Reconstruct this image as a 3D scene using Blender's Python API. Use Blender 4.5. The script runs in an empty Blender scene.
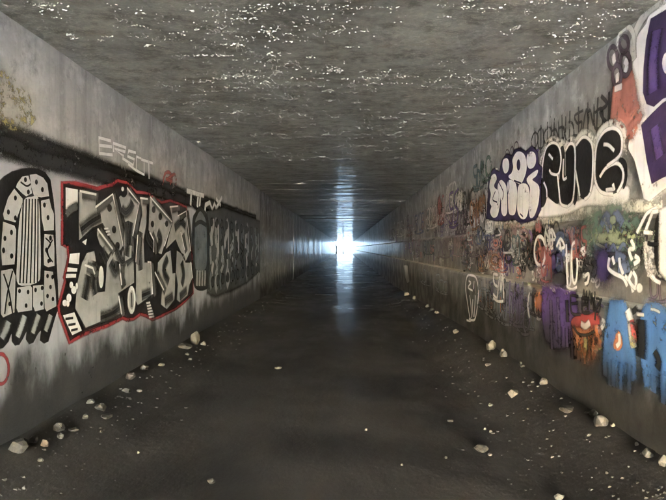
import bpy, bmesh, math, random
from mathutils import Vector, noise as mnoise

rnd = random.Random(7)
scene = bpy.context.scene
COL = scene.collection

# ------------------------------------------------------------------ camera
F, CX, CY, PW, PH = 500.0, 345.0, 248.0, 666.0, 500.0     # focal length and vanishing point in photo pixels
cam = bpy.data.cameras.new('camera')
cam.sensor_fit = 'HORIZONTAL'; cam.sensor_width = 36.0
cam.lens = 36.0 * F / PW
cam.shift_x = (PW / 2 - CX) / PW
cam.shift_y = (CY - PH / 2) / PW
cam.clip_start = 0.05; cam.clip_end = 5000
camo = bpy.data.objects.new('camera', cam); COL.objects.link(camo)
camo.location = (0, 0, 0); camo.rotation_euler = (math.radians(90), 0, 0)
scene.camera = camo

# ------------------------------------------------------------------ sky, sun, exposure
SUN_EL, SUN_AZ = 23.0, 201.0           # azimuth measured from +Y towards +X: the sun stands behind the camera
world = bpy.data.worlds.new('World'); scene.world = world; world.use_nodes = True
wn = world.node_tree; wn.nodes.clear()
sky = wn.nodes.new('ShaderNodeTexSky'); sky.sky_type = 'NISHITA'; sky.sun_disc = False
sky.sun_elevation = math.radians(SUN_EL); sky.sun_rotation = math.radians(SUN_AZ)
sky.air_density = 1.2; sky.dust_density = 0.8; sky.ozone_density = 2.0
bg = wn.nodes.new('ShaderNodeBackground'); bg.inputs['Strength'].default_value = 0.15
wo = wn.nodes.new('ShaderNodeOutputWorld')
wn.links.new(sky.outputs[0], bg.inputs[0]); wn.links.new(bg.outputs[0], wo.inputs[0])
sl = bpy.data.lights.new('sun', 'SUN'); sl.energy = 5.0; sl.angle = math.radians(0.5); sl.color = (1.0, 0.985, 0.975)
so = bpy.data.objects.new('sun', sl); COL.objects.link(so)
az, el = math.radians(SUN_AZ), math.radians(SUN_EL)
sdir = Vector((math.sin(az) * math.cos(el), math.cos(az) * math.cos(el), math.sin(el)))
so.rotation_euler = sdir.to_track_quat('Z', 'Y').to_euler(); so.location = sdir * 60
scene.view_settings.view_transform = 'Standard'; scene.view_settings.look = 'None'
scene.view_settings.gamma = 1.0; scene.view_settings.exposure = 8.65
scene.cycles.use_denoising = True
scene.cycles.max_bounces = 10; scene.cycles.diffuse_bounces = 6; scene.cycles.glossy_bounces = 5
scene.cycles.transparent_max_bounces = 64
scene.cycles.sample_clamp_indirect = 6.0

# ------------------------------------------------------------------ dimensions (metres, camera at the origin)
XL = -2.40            # left wall face
XU, XB, XR = 2.12, 2.02, 1.87      # right side: upper wall, middle band, lower wall
ZC, ZF = 1.65, -1.50  # ceiling, floor
ZBAND, ZLEDGE = 0.255, -0.385
Y0, Y1 = -15.0, 138.0  # the two mouths of the tunnel
YJ = 14.1             # joint where the painted bay of the left wall ends

# ------------------------------------------------------------------ node helpers
class NT:
    def __init__(s, name):
        s.m = bpy.data.materials.new(name); s.m.use_nodes = True
        s.t = s.m.node_tree; s.t.nodes.clear()
        s.out = s.n('ShaderNodeOutputMaterial')
        s.pos = s.n('ShaderNodeNewGeometry').outputs['Position']
    def n(s, kind, **kw):
        x = s.t.nodes.new(kind)
        for k, v in kw.items(): setattr(x, k, v)
        return x
    def put(s, sock, v):
        if v is None: return
        if isinstance(v, bpy.types.NodeSocket): s.t.links.new(v, sock)
        else:
            if sock.type == 'RGBA' and len(v) == 3: v = (*v, 1)
            sock.default_value = v
    def scaled(s, sc, off=(0, 0, 0), vec=None):
        x = s.n('ShaderNodeMapping'); s.put(x.inputs['Vector'], vec or s.pos)
        x.inputs['Scale'].default_value = sc; x.inputs['Location'].default_value = off
        return x.outputs[0]
    def noise(s, sc=(1, 1, 1), scale=1.0, detail=4, rough=.55, off=(0, 0, 0), dist=0):
        x = s.n('ShaderNodeTexNoise'); s.put(x.inputs['Vector'], s.scaled(sc, off))
        x.inputs['Scale'].default_value = scale; x.inputs['Detail'].default_value = detail
        x.inputs['Roughness'].default_value = rough; x.inputs['Distortion'].default_value = dist
        return x.outputs['Fac']
    def vor(s, sc, scale, feature='F1'):
        x = s.n('ShaderNodeTexVoronoi', feature=feature); s.put(x.inputs['Vector'], s.scaled(sc)); x.inputs['Scale'].default_value = scale
        return x.outputs['Distance']
    def math(s, op, a, b=None, c=None):
        x = s.n('ShaderNodeMath', operation=op)
        for i, v in enumerate((a, b, c)):
            if v is not None: s.put(x.inputs[i], v)
        return x.outputs[0]
    def ramp(s, f, a, b, lo=0., hi=1., smooth=True):
        x = s.n('ShaderNodeMapRange', interpolation_type='SMOOTHSTEP' if smooth else 'LINEAR')
        for i, v in enumerate((f, a, b, lo, hi)): s.put(x.inputs[i], v)
        return x.outputs[0]
    def mix(s, f, a, b, blend='MIX'):
        x = s.n('ShaderNodeMix', data_type='RGBA', blend_type=blend)
        s.put(x.inputs[0], f); s.put(x.inputs[6], a); s.put(x.inputs[7], b)
        return x.outputs[2]
    def xyz(s):
        x = s.n('ShaderNodeSeparateXYZ'); s.put(x.inputs[0], s.pos); return x.outputs
    def bump(s, h, strength=.5, dist=.02, normal=None):
        x = s.n('ShaderNodeBump'); s.put(x.inputs['Height'], h); x.inputs['Strength'].default_value = strength
        x.inputs['Distance'].default_value = dist
        if normal is not None: s.put(x.inputs['Normal'], normal)
        return x.outputs[0]
    def bsdf(s, color, rough, normal=None, spec=.5, coat=None):
        x = s.n('ShaderNodeBsdfPrincipled'); s.put(x.inputs['Base Color'], color); s.put(x.inputs['Roughness'], rough)
        s.put(x.inputs['Specular IOR Level'], spec)
        if normal is not None: s.put(x.inputs['Normal'], normal)
        if coat:
            s.put(x.inputs['Coat Weight'], coat[0]); s.put(x.inputs['Coat Roughness'], coat[1]); x.inputs['Coat IOR'].default_value = 1.33
            if len(coat) > 2: s.put(x.inputs['Coat Normal'], coat[2])
        return x.outputs[0]
    def done(s, shader):
        s.put(s.out.inputs['Surface'], shader); return s.m

def grime(t, color, z0, soft, mud=(.016, .0148, .0142), amount=.93):
    """silt left by floods on the foot of the walls, with an uneven upper edge"""
    z = t.xyz()[2]
    wob = t.math('MULTIPLY_ADD', t.noise((1, 1.2, .5), 2.1, 6, .62), 1.1, -.55)
    m = t.ramp(t.math('ADD', z, wob), z0 - soft, z0 + soft, amount, 0.)
    mudc = t.mix(t.ramp(t.noise((1, 1, .7), 3.2, 6, .68, off=(8, 8, 8)), .35, .66), tuple(v * .55 for v in mud), tuple(v * 1.7 for v in mud))
    return t.mix(m, color, mudc), m

def concrete(name, light, dark, streak=.6, rough=(.45, .75), z0=None, soft=.25, bump=.35, vstripe=0., brown=.25, ydamp=(8, 22)):
    t = NT(name)
    big = t.ramp(t.noise((1, .7, 1), .9, 5, .6), .32, .68)
    c = t.mix(big, dark, light)
    st = t.ramp(t.noise((1, 4.5, .35), 1.2, 5, .65, off=(3, 1, 7)), .42, .68)
    c = t.mix(t.math('MULTIPLY', st, streak), c, tuple(v * .45 for v in dark))
    pale = t.ramp(t.noise((1, 6, .5), 1.4, 4, .6, off=(9, 4, 2)), .58, .75)
    c = t.mix(t.math('MULTIPLY', pale, .45), c, tuple(min(.6, v * 1.5) for v in light))
    blot = t.ramp(t.noise((1, 1.2, 1), 3.4, 6, .7, off=(1, 7, 3)), .48, .66)
    c = t.mix(t.math('MULTIPLY', blot, .5), c, tuple(min(.6, v * 1.55) for v in light))
    spot = t.ramp(t.noise((1, 1.2, 1), 4.2, 6, .72, off=(11, 7, 3)), .52, .7)
    c = t.mix(t.math('MULTIPLY', spot, .55), c, tuple(v * .5 for v in dark))
    rust = t.ramp(t.noise((1, 1, .8), 1.1, 5, .6, off=(20, 3, 5)), .55, .75)
    c = t.mix(t.math('MULTIPLY', rust, brown), c, (.13, .095, .055))
    fine = t.noise((1, 1, 1), 26, 6, .7)
    c = t.mix(.35, c, t.mix(fine, (.25, .25, .25), (.75, .75, .75)), 'OVERLAY')
    pits = t.ramp(t.vor((1, 1, 1), 9), .03, .10, 1, 0)
    pmask = t.math('MULTIPLY', pits, t.ramp(t.noise((1, 1, 1), 2.2, 3), .5, .6))
    c = t.mix(t.math('MULTIPLY', pmask, .75), c, (.03, .028, .025))
    r = t.ramp(t.noise((1, 1, 1), 3.1, 5), .3, .7, rough[0], rough[1])
    if z0 is not None:
        c, g = grime(t, c, z0, soft)
    h = t.math('ADD', t.math('MULTIPLY', fine, .5), t.math('MULTIPLY', t.noise((1, 1, 1), 5, 5, .6), 1.2))
    h = t.math('SUBTRACT', h, t.math('MULTIPLY', pmask, .8))
    nrm = t.bump(h, bump, .012)
    if vstripe:     # damp film running down the wall
        film = t.bump(t.noise((.02, 2.2, .05), 1.0, 4, .6), vstripe, .03)
        wet = t.ramp(t.noise((1, 2.5, .12), 1.0, 4, .6, off=(2, 2, 8)), .35, .65, .05, .5)
        wet = t.math('MULTIPLY', wet, t.ramp(t.xyz()[1], ydamp[0], ydamp[1], .03, 1.))
        return t.done(t.bsdf(c, r, nrm, .25, (wet, .16, film)))
    return t.done(t.bsdf(c, r, nrm))

def paint(name, color, wear=.35, rough=.5, z0=None, soft=.22, vary=.25, metallic=False):
    t = NT(name)
    n = t.noise((1, 1, 1), 2.3, 5, .6)
    c = t.mix(t.ramp(n, .3, .7), tuple(v * (1 - vary) for v in color), tuple(min(1, v * (1 + vary)) for v in color))
    st = t.ramp(t.noise((1, 5, .4), 1.6, 5, .65, off=(6, 2, 1)), .5, .72)
    c = t.mix(t.math('MULTIPLY', st, .38), c, tuple(v * .4 + .02 for v in color))
    if z0 is not None: c, g = grime(t, c, z0, soft)
    fine = t.noise((1, 1, 1), 24, 6, .7)
    mid = t.noise((1, 1, 1), 4.5, 6, .7, off=(4, 4, 4))
    w = t.math('ADD', t.math('MULTIPLY', fine, .5), t.math('MULTIPLY', mid, .5))
    cover = t.ramp(w, .28 + wear * .22, .40 + wear * .22)
    at = t.n('ShaderNodeAttribute', attribute_name='cover').outputs['Fac']
    grain = t.math('ADD', t.math('MULTIPLY', t.math('SUBTRACT', t.noise((1, 1, 1), 110, 2, .6), .5), .55), t.math('MULTIPLY', t.math('SUBTRACT', mid, .5), .25))
    edge = t.ramp(t.math('ADD', at, t.math('MULTIPLY', grain, t.ramp(at, 0., .25))), .05, .95)
    full = t.math('GREATER_THAN', at, .985)
    edge = t.math('MAXIMUM', edge, full)
    a = t.math('MULTIPLY', edge, cover)
    sh = t.bsdf(c, rough, t.bump(t.math('ADD', fine, mid), .25, .01))
    tr = t.n('ShaderNodeBsdfTransparent').outputs[0]
    mx = t.n('ShaderNodeMixShader'); t.put(mx.inputs[0], a); t.put(mx.inputs[1], tr); t.put(mx.inputs[2], sh)
    return t.done(mx.outputs[0])

# ------------------------------------------------------------------ object helpers
def link(name, me, parent=None, mats=(), label=None, cat=None, group=None, kind=None):
    o = bpy.data.objects.new(name, me); COL.objects.link(o)
    if parent is not None: o.parent = parent
    if me is not None:
        for m in mats:
            if m is not None and m.name not in me.materials: me.materials.append(m)
    for k, v in (('label', label), ('category', cat), ('group', group), ('kind', kind)):
        if v: o[k] = v
    return o

def mesh(name, verts, faces, smooth=False):
    me = bpy.data.meshes.new(name); me.from_pydata(verts, [], faces); me.update()
    if smooth:
        for p in me.polygons: p.use_smooth = True
    return me

def prism(profile, ya, yb, name, flip=False):
    """closed x/z profile swept from ya to yb"""
    n = len(profile)
    v = [(x, ya, z) for x, z in profile] + [(x, yb, z) for x, z in profile]
    f = [tuple(range(n)), tuple(range(2 * n - 1, n - 1, -1))]
    f += [(i, i + n, (i + 1) % n + n, (i + 1) % n) for i in range(n)]
    me = mesh(name, v, f)
    bm = bmesh.new(); bm.from_mesh(me); bmesh.ops.recalc_face_normals(bm, faces=bm.faces); bm.to_mesh(me); bm.free()
    return me

def box(x0, x1, ya, yb, z0, z1, name):
    return prism([(x0, z0), (x1, z0), (x1, z1), (x0, z1)], ya, yb, name)

# ------------------------------------------------------------------ materials of the place
M = {}
M['left_near'] = concrete('left_concrete', (.45, .45, .445), (.32, .32, .315), .42, (.5, .8), -.92, .24, .35, 0., .1)
M['left_far'] = concrete('left_wet_concrete', (.36, .37, .375), (.25, .255, .26), .6, (.55, .8), -1.0, .22, .3, .35, .2, (13, 15))
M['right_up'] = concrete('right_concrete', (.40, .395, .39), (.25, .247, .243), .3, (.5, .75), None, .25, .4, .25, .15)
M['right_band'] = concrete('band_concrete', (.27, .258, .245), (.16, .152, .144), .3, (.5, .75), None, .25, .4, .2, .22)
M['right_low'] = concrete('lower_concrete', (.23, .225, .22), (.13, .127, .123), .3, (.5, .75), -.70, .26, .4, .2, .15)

M['ledge_dust'] = concrete('ledge_dust', (.40, .37, .32), (.27, .25, .22), 0., (.6, .85), None, .25, .5, 0., .3)

def ceiling_mat():
    t = NT('ceiling_concrete')
    big = t.ramp(t.noise((.8, 1.0, 1), 1.1, 5, .62), .3, .7)
    c = t.mix(big, (.215, .213, .19), (.335, .33, .295))
    mot = t.ramp(t.noise((.9, 1.2, 1), 4.6, 7, .75, off=(2, 8, 1)), .42, .66)
    c = t.mix(t.math('MULTIPLY', mot, .75), c, (.085, .082, .068))
    mot2 = t.ramp(t.noise((1, 1.2, 1), 11, 6, .72, off=(5, 1, 1)), .50, .64)
    c = t.mix(t.math('MULTIPLY', mot2, .65), c, (.36, .345, .29))
    och = t.ramp(t.noise((.7, 1.6, 1), 2.2, 5, .65, off=(12, 2, 1)), .55, .72)
    c = t.mix(t.math('MULTIPLY', och, .45), c, (.21, .16, .11))
    patch = t.ramp(t.noise((.6, .9, 1), 1.7, 4, .65, off=(5, 15, 0)), .43, .60)
    lace = t.ramp(t.math('ABSOLUTE', t.math('SUBTRACT', t.noise((1, 1.6, 1), 6.5, 4, .65, off=(1, 3, 9), dist=.6), .5)), .0, .11, 1, 0)
    grain = t.ramp(t.noise((1, 1.8, 1), 34, 4, .7, off=(7, 3, 9)), .47, .54)
    glint = t.math('MULTIPLY', t.math('MULTIPLY', lace, grain), patch)  # pale specks put into the colour for the glints overhead
    sp2 = t.math('MULTIPLY', t.ramp(t.noise((1, 2.2, 1), 30, 4, .7, off=(17, 3, 9)), .54, .66), t.ramp(patch, 0, 1, .35, 1.))
    c = t.mix(t.math('MULTIPLY', glint, .12), c, (.62, .60, .52))
    c = t.mix(t.math('MULTIPLY', sp2, .6), c, (.52, .50, .43))
    fine = t.noise((1, 1, 1), 30, 6, .72)
    c = t.mix(.45, c, t.mix(fine, (.2, .2, .2), (.8, .8, .8)), 'OVERLAY')
    r = t.ramp(t.noise((.7, 2, 1), 3, 5, .6), .3, .7, .45, .7)
    h = t.math('ADD', t.math('MULTIPLY', fine, .35), t.math('MULTIPLY', t.noise((1, 1.1, 1), 9, 5, .6), .8))
    n1 = t.bump(t.math('ADD', h, t.math('MULTIPLY', glint, .1)), .3, .016)
    rip = t.bump(t.noise((.04, 2.6, 1), 1.2, 4, .6), .35, .05)
    wet = t.ramp(t.noise((.5, 2.2, 1), 1.6, 4, .6, off=(3, 9, 2)), .33, .58, .15, .85)
    wet = t.math('MULTIPLY', wet, t.ramp(t.xyz()[1], 5, 15, .04, 1.))
    return t.done(t.bsdf(c, r, n1, .3, (wet, .16, rip)))
M['ceiling'] = ceiling_mat()

def floor_mat():
    t = NT('wet_silt')
    c = t.mix(t.ramp(t.noise((1, .8, 1), 1.1, 6, .62), .3, .72), (.024, .0218, .0215), (.044, .0395, .0375))
    c = t.mix(t.math('MULTIPLY', t.ramp(t.noise((1, 1, 1), 5, 6, .7, off=(3, 3, 3)), .52, .75), .6), c, (.055, .048, .042))
    grit = t.ramp(t.noise((1, 1, 1), 85, 3, .7), .66, .74)
    c = t.mix(t.math('MULTIPLY', grit, .5), c, (.17, .155, .13))
    x, y, z = t.xyz()
    r = t.ramp(t.noise((1, .5, 1), 1.4, 5, .6, off=(8, 1, 1)), .32, .66, .55, .8)
    h = t.math('ADD', t.noise((1, 1, 1), 22, 6, .7), t.math('MULTIPLY', t.noise((1, 1, 1), 4, 5, .6), 1.6))
    n1 = t.bump(h, .28, .014)
    rip = t.bump(t.noise((.06, 2.0, 1), 1.3, 4, .55), .25, .02)
    wet = t.ramp(t.noise((.6, .8, 1), 1.2, 4, .6, off=(3, 1, 2)), .35, .6, .3, .8)
    wet = t.math('MULTIPLY', wet, t.ramp(y, 5, 14, .05, 1.))
    return t.done(t.bsdf(c, r, n1, .1, (t.math('MULTIPLY', wet, .5), .13, rip)))
M['floor'] = floor_mat()

def simple(name, a, b, scale=6, rough=.8, bump=.4):
    t = NT(name)
    n = t.noise((1, 1, 1), scale, 6, .65)
    c = t.mix(t.ramp(n, .3, .7), a, b)
    return t.done(t.bsdf(c, rough, t.bump(n, bump, .02)))
M['earth'] = simple('earth', (.10, .085, .06), (.17, .15, .10), 1.2)
M['hill'] = simple('screen_earth', (.15, .145, .12), (.24, .23, .19), .4)
M['meadow'] = simple('dry_earth', (.16, .155, .13), (.25, .235, .20), .8)
M['bounce'] = simple('pale_bounce', (.44, .43, .41), (.56, .55, .52), 3)
M['pier'] = simple('pier_concrete', (.16, .155, .14), (.24, .23, .21), 4)
M['bark'] = simple('bark', (.05, .04, .03), (.10, .08, .055), 12)

# ------------------------------------------------------------------ ground outside and the bank over the tunnel
g = mesh('ground', [(-900, -900, ZF - .06), (900, -900, ZF - .06), (900, 1000, ZF - .06), (-900, 1000, ZF - .06)], [(0, 1, 2, 3)])
link('ground', g, None, [M['meadow']], kind='structure')
link('bounce_sheet', mesh('bounce_sheet', [(-9, Y0 - 30, ZF - .05), (9, Y0 - 30, ZF - .05), (9, Y0 + .0, ZF - .05), (-9, Y0 + .0, ZF - .05)], [(0, 1, 2, 3)]), None, [M['bounce']], kind='structure')  # added pale sheet, bounces sunlight into the near mouth

def embankment():
    xi0, xi1, zi = XL - .42, XU + .42, ZC + .42
    prof_o = [(-75, ZF - .05), (-28, 19), (28, 19), (75, ZF - .05)]  # raised high so the bank shades the ground past the far mouth
    prof_i = [(xi0, ZF - .05), (xi0, zi), (xi1, zi), (xi1, ZF - .05)]
    v, f = [], []
    for y in (Y0, Y1):
        v += [(x, y, z) for x, z in prof_o] + [(x, y, z) for x, z in prof_i]
    for i in range(3):
        f.append((i, i + 1, i + 9, i + 8)); f.append((i + 4, i + 12, i + 13, i + 5))
    for b in (0, 8):
        for i in range(3): f.append((b + i, b + i + 4, b + i + 5, b + i + 1))
    me = mesh('embankment', v, f)
    bm = bmesh.new(); bm.from_mesh(me); bmesh.ops.recalc_face_normals(bm, faces=bm.faces); bm.to_mesh(me); bm.free()
    return me
link('embankment', embankment(), None, [M['earth']], kind='structure')

hv, hf = [], []  # added slope that screens sky light off the far mouth
for i in range(25):
    x = -240 + i * 20
    for y, z in ((Y1 + 18, ZF - .1), (Y1 + 28, 9), (Y1 + 55, 28), (Y1 + 110, 40), (Y1 + 260, ZF - .1)):
        k = 0 if z < 0 else 1
        hv.append((x, y + 3 * mnoise.noise(Vector((x * .02, y * .02, 1))), z + k * 3 * mnoise.noise(Vector((x * .03, y * .05, 2)))))
for i in range(24):
    for k in range(4): hf.append((i * 5 + k, i * 5 + 5 + k, i * 5 + 6 + k, i * 5 + 1 + k))
link('sky_screen', mesh('sky_screen', hv, hf, True), None, [M['hill']], kind='structure')

# ------------------------------------------------------------------ floor with silt banks along both walls
def bank(x, y):
    """height of the silt above the tunnel floor"""
    w = mnoise.noise(Vector((x * .6, y * .35, 2.2)))
    l = max(0., 1 - (x - XL) / (.75 + .25 * w)); r = max(0., 1 - (XR - x) / (.70 + .25 * w))
    h = .12 * l * l * (3 - 2 * l) + .27 * r * r * (3 - 2 * r)
    if y > 7: h *= max(.22, 1 - (y - 7) / 16)
    n = mnoise.noise(Vector((x * 1.3, y * 1.1, 0))) * .022 + mnoise.noise(Vector((x * 4.5, y * 3.6, 5))) * .008
    return h + n * (1 if y < 4 else max(.04, 1 - (y - 4) / 10))

def floor_mesh():
    xs = [XL - .3 + i * (XU + .3 - XL + .3) / 72 for i in range(73)]
    ys = []
    y = Y0
    while y < Y1:
        ys.append(y); y += .055 if 1.5 < y < 9 else (.12 if y < 22 else .6)
    ys.append(Y1)
    v = [(x, y, ZF + bank(min(max(x, XL), XR), y)) for y in ys for x in xs]
    n = len(xs)
    f = [(j * n + i, j * n + i + 1, (j + 1) * n + i + 1, (j + 1) * n + i) for j in range(len(ys) - 1) for i in range(n - 1)]
    return mesh('floor', v, f, True)
floor = link('tunnel_floor', floor_mesh(), None, [M['floor']], kind='structure')

# ------------------------------------------------------------------ walls
wl = link('tunnel_wall', None, cat='wall', label='left concrete tunnel wall painted with silver and black graffiti')
link('wall_panel', box(XL - .4, XL, Y0, YJ - .012, ZF - .05, ZC + .02, 'wall_panel'), wl, [M['left_near']])
yy = YJ + .012
while yy < Y1:
    ye = min(yy + 9.4, Y1)
    if Y1 - ye < 2: ye = Y1
    link('wall_panel', box(XL - .4, XL + rnd.uniform(-.012, .004) - (.01 if yy < 15 else 0), yy, ye - .02, ZF - .05, ZC + .02, 'wall_panel'), wl, [M['left_far']])
    yy = ye

wr = link('tunnel_wall', None, cat='wall', label='right concrete tunnel wall with a stepped ledge and crowded graffiti')
cuts = [Y0, 19.5, 37, 55, 73, 91, Y1]
for a, b in zip(cuts, cuts[1:]):
    e = 0 if b == Y1 else .016
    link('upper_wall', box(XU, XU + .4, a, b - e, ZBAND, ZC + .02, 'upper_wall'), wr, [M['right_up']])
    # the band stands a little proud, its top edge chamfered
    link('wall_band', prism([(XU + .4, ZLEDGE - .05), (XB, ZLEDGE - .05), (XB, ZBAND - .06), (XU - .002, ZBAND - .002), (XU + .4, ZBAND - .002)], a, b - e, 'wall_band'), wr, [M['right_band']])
    # the footing: its top is the ledge with a worn front edge
    n = max(2, int((b - a) / .25)) if a < 20 else 8
    ed = []
    for i in range(n + 1):
        y = a + (b - e - a) * i / n
        ed.append((y, mnoise.noise(Vector((0, y * 2.1, 3))) * .008, mnoise.noise(Vector((4, y * 1.7, 1))) * .008))
    v, f = [], []
    for y, dx, dz in ed:
        v += [(XB + .3, y, ZF - .05), (XR, y, ZF - .05), (XR, y, ZLEDGE - .035), (XR + .012 + dx, y, ZLEDGE - .008 + dz * .5), (XR + .04, y, ZLEDGE + dz * .3), (XB + .3, y, ZLEDGE + .012)]
    for i in range(n):
        for k in range(6):
            f.append((i * 6 + k, i * 6 + (k + 1) % 6, i * 6 + 6 + (k + 1) % 6, i * 6 + 6 + k))
    f += [tuple(range(5, -1, -1)), tuple(range(n * 6, n * 6 + 6))]
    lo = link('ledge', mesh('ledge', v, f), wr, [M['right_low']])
    lo.data.materials.append(M['ledge_dust'])
    for p_ in lo.data.polygons:
        if p_.normal.z > .5 and len(p_.vertices) == 4: p_.material_index = 1

# ------------------------------------------------------------------ ceiling: cast strips, each lying a little differently
ce = link('ceiling', None, kind='structure', label='stained concrete tunnel ceiling with pale flecks painted in for glints')
def ceil_z(x, y):
    if y > 26: return 0
    return (mnoise.noise(Vector((x * 1.1, y * 1.7, 9))) * .006 + mnoise.noise(Vector((x * 3.2, y * 4.0, 4))) * .0035
            + abs(mnoise.noise(Vector((x * 7, y * 9, 14)))) * -.003)
strips = []
y = Y0
while y < Y1 - .4:
    w = rnd.choice((1.22, 1.22, 1.22, 2.44, .61)) if y > 10 else 12.2 - Y0
    strips.append((y, min(Y1, y + w))); y += w
for a, b in strips:
    nx, ny = (90, max(6, int((b - a) / .055))) if 2 < b < 14 else ((50, max(5, int((b - a) / .09))) if 14 <= b < 26 else (3, 2))
    dz = rnd.uniform(-.0015, .0015) if a > 12 else 0; tl = rnd.uniform(-.004, .004) if a > 12 else 0
    v, f = [], []
    for j in range(ny + 1):
        s = j / ny
        for i in range(nx + 1):
            x = XL - .05 + (XU - XL + .1) * i / nx; yy = a + .0003 + (b - a - .0006) * s
            e = min(s, 1 - s) * (b - a)
            fin = -.006 * max(0, 1 - e / .03) * max(0, .1 + mnoise.noise(Vector((x * 3, a, 0)))) if b < 26 else (-.008 if j == ny else 0)
            v.append((x, yy, ZC + dz + tl * (s - .5) + fin + ceil_z(x, yy)))
    n = nx + 1
    f = [(j * n + i, (j + 1) * n + i, (j + 1) * n + i + 1, j * n + i + 1) for j in range(ny) for i in range(nx)]
    # sides and back of the strip
    k = len(v); v += [(x, yy, ZC + .30) for yy in (a + .0003, b - .0003) for x in (XL - .05, XU + .05)]
    c00, c10, c01, c11 = 0, nx, ny * n, ny * n + nx
    f += [(k, k + 1, k + 3, k + 2), tuple(range(nx + 1)) + (k + 1, k), tuple(range(c11, c01 - 1, -1)) + (k + 2, k + 3)]
    f += [tuple(range(c01, -1, -n)) + (k, k + 2), tuple(range(nx, c11 + 1, n)) + (k + 3, k + 1)]
    me = mesh('ceiling_panel', v, f)
    for p in me.polygons[:nx * ny]: p.use_smooth = True
    link('ceiling_panel', me, ce, [M['ceiling']])

# ------------------------------------------------------------------ paint tools
SURF = {'L': (XL, 1), 'U': (XU, -1), 'B': (XB, -1), 'R': (XR, -1)}
LAYER = {k: .0012 for k in SURF}
def uv(s, p):
    """photo pixel to a spot on that wall: metres along the tunnel and height"""
    X = abs(SURF[s][0]); u = X * F / abs(p[0] - CX)
    return (u, (CY - p[1]) * u / F)
def smooth_pts(pts, closed, n=5):
    m = len(pts); out = []
    if m < 3: return list(pts)
    rng = range(m) if closed else range(m - 1)
    for i in rng:
        g = (lambda k: pts[k % m]) if closed else (lambda k: pts[max(0, min(m - 1, k))])
        p0, p1, p2, p3 = g(i - 1), g(i), g(i + 1), g(i + 2)
        for k in range(n):
            t = k / n
            out.append(tuple(.5 * (2 * b + (c - a) * t + (2 * a - 5 * b + 4 * c - d) * t * t + (3 * b - a - 3 * c + d) * t ** 3) for a, b, c, d in zip(p0, p1, p2, p3)))
    if not closed: out.append(pts[-1])
    return out
class Paint:
    """collects flat shapes of paint on one wall and links them as one mesh"""
    def __init__(s, surf):
        s.s = surf; s.v = []; s.f = []; s.a = []; s.mi = []; s.mats = []
    def _m(s, mat):
        if mat not in s.mats: s.mats.append(mat)
        return s.mats.index(mat)
    def _add(s, u, v, d, a):
        X, sg = SURF[s.s]; s.v.append((X + sg * d, u, v)); s.a.append(a); return len(s.v) - 1
    def _face(s, f, mi): s.f.append(tuple(f)); s.mi.append(mi)
    def _depth(s):
        LAYER[s.s] += .00006; return LAYER[s.s]
    def fill(s, pts, mat, smooth=False, feather=.006, px=True, n=5):
        if px:
            if smooth: pts = smooth_pts(pts, True, n)
            q = [uv(s.s, p) for p in pts]
        else: q = smooth_pts(pts, True, n) if smooth else list(pts)
        area = sum(q[i - 1][0] * q[i][1] - q[i][0] * q[i - 1][1] for i in range(len(q)))
        if area < 0: q.reverse()
        d = s._depth(); mi = s._m(mat); m = len(q)
        inn = [s._add(u, v, d, 1.) for u, v in q]
        out = []
        for i in range(m):
            a, b, c = Vector(q[i - 1]), Vector(q[i]), Vector(q[(i + 1) % m])
            t1 = (b - a).normalized() if (b - a).length > 1e-6 else Vector((1, 0)); t2 = (c - b).normalized() if (c - b).length > 1e-6 else t1
            nn = Vector((t1.y + t2.y, -t1.x - t2.x))
            nn = nn.normalized() if nn.length > .2 else Vector((t1.y, -t1.x))
            p = b + nn * feather; out.append(s._add(p.x, p.y, d, 0.))
        s._face(inn, mi)
        for i in range(m): s._face((inn[i], out[i], out[(i + 1) % m], inn[(i + 1) % m]), mi)
        return s
    def stroke(s, pts, mat, w=.03, feather=None, closed=False, smooth=True, px=True, taper=0.):
        if s.s in 'BR' and w < .06: w *= .68; feather = max(feather or 0, .013)
        feather = w * .35 if feather is None else feather
        q = [uv(s.s, p) for p in pts] if px else list(pts)
        if closed: q = q + [q[0]]
        if smooth and len(q) > 2:
            q = smooth_pts(q[:-1], True) + [q[0]] if closed else smooth_pts(q, False)
        q = [p for i, p in enumerate(q) if i == 0 or (Vector(p) - Vector(q[i - 1])).length > 1e-5]
        if len(q) < 2: return s
        d = s._depth(); mi = s._m(mat); rows = []
        T = [(Vector(q[min(i + 1, len(q) - 1)]) - Vector(q[max(i - 1, 0)])) for i in range(len(q))]
        if closed:
            T[0] = T[-1] = Vector(q[1]) - Vector(q[-2])
        # round the free ends off with a faded cap
        for i, p in enumerate(q):
            t = T[i].normalized() if T[i].length > 1e-7 else Vector((1, 0)); nn = Vector((-t.y, t.x)); p = Vector(p)
            k = i / (len(q) - 1); ww = w * (1 - taper * k) * .5
            dd = d + .00005 * k
            e = 1.
            r = []
            for o, a in ((-ww - feather, 0), (-ww, e), (ww, e), (ww + feather, 0)):
                x = p + nn * o; r.append(s._add(x.x, x.y, dd, a))
            rows.append((r, p, t, nn, ww, dd))
        def cap(row, sgn):
            r, p, t, nn, ww, dd = row; x = p + t * sgn * (ww * .6); c = []
            for o, a in ((-ww - feather, 0), (-ww * .6, 0), (ww * .6, 0), (ww + feather, 0)):
                z = x + nn * o * .8; c.append(s._add(z.x, z.y, dd, 0.))
            return c
        R = [r[0] for r in rows]
        if not closed: R = [cap(rows[0], -1)] + R + [cap(rows[-1], 1)]
        for a, b in zip(R, R[1:]):
            for k in range(3): s._face((a[k], b[k], b[k + 1], a[k + 1]), mi)
        return s
    def dot(s, c, rx, ry, mat, feather=.006, ang=0.):
        pts = [(c[0] + rx * math.cos(t) * math.cos(ang) - ry * math.sin(t) * math.sin(ang), c[1] + rx * math.cos(t) * math.sin(ang) + ry * math.sin(t) * math.cos(ang)) for t in [i * math.tau / 14 for i in range(14)]]
        return s.fill(pts, mat, feather=feather)
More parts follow.
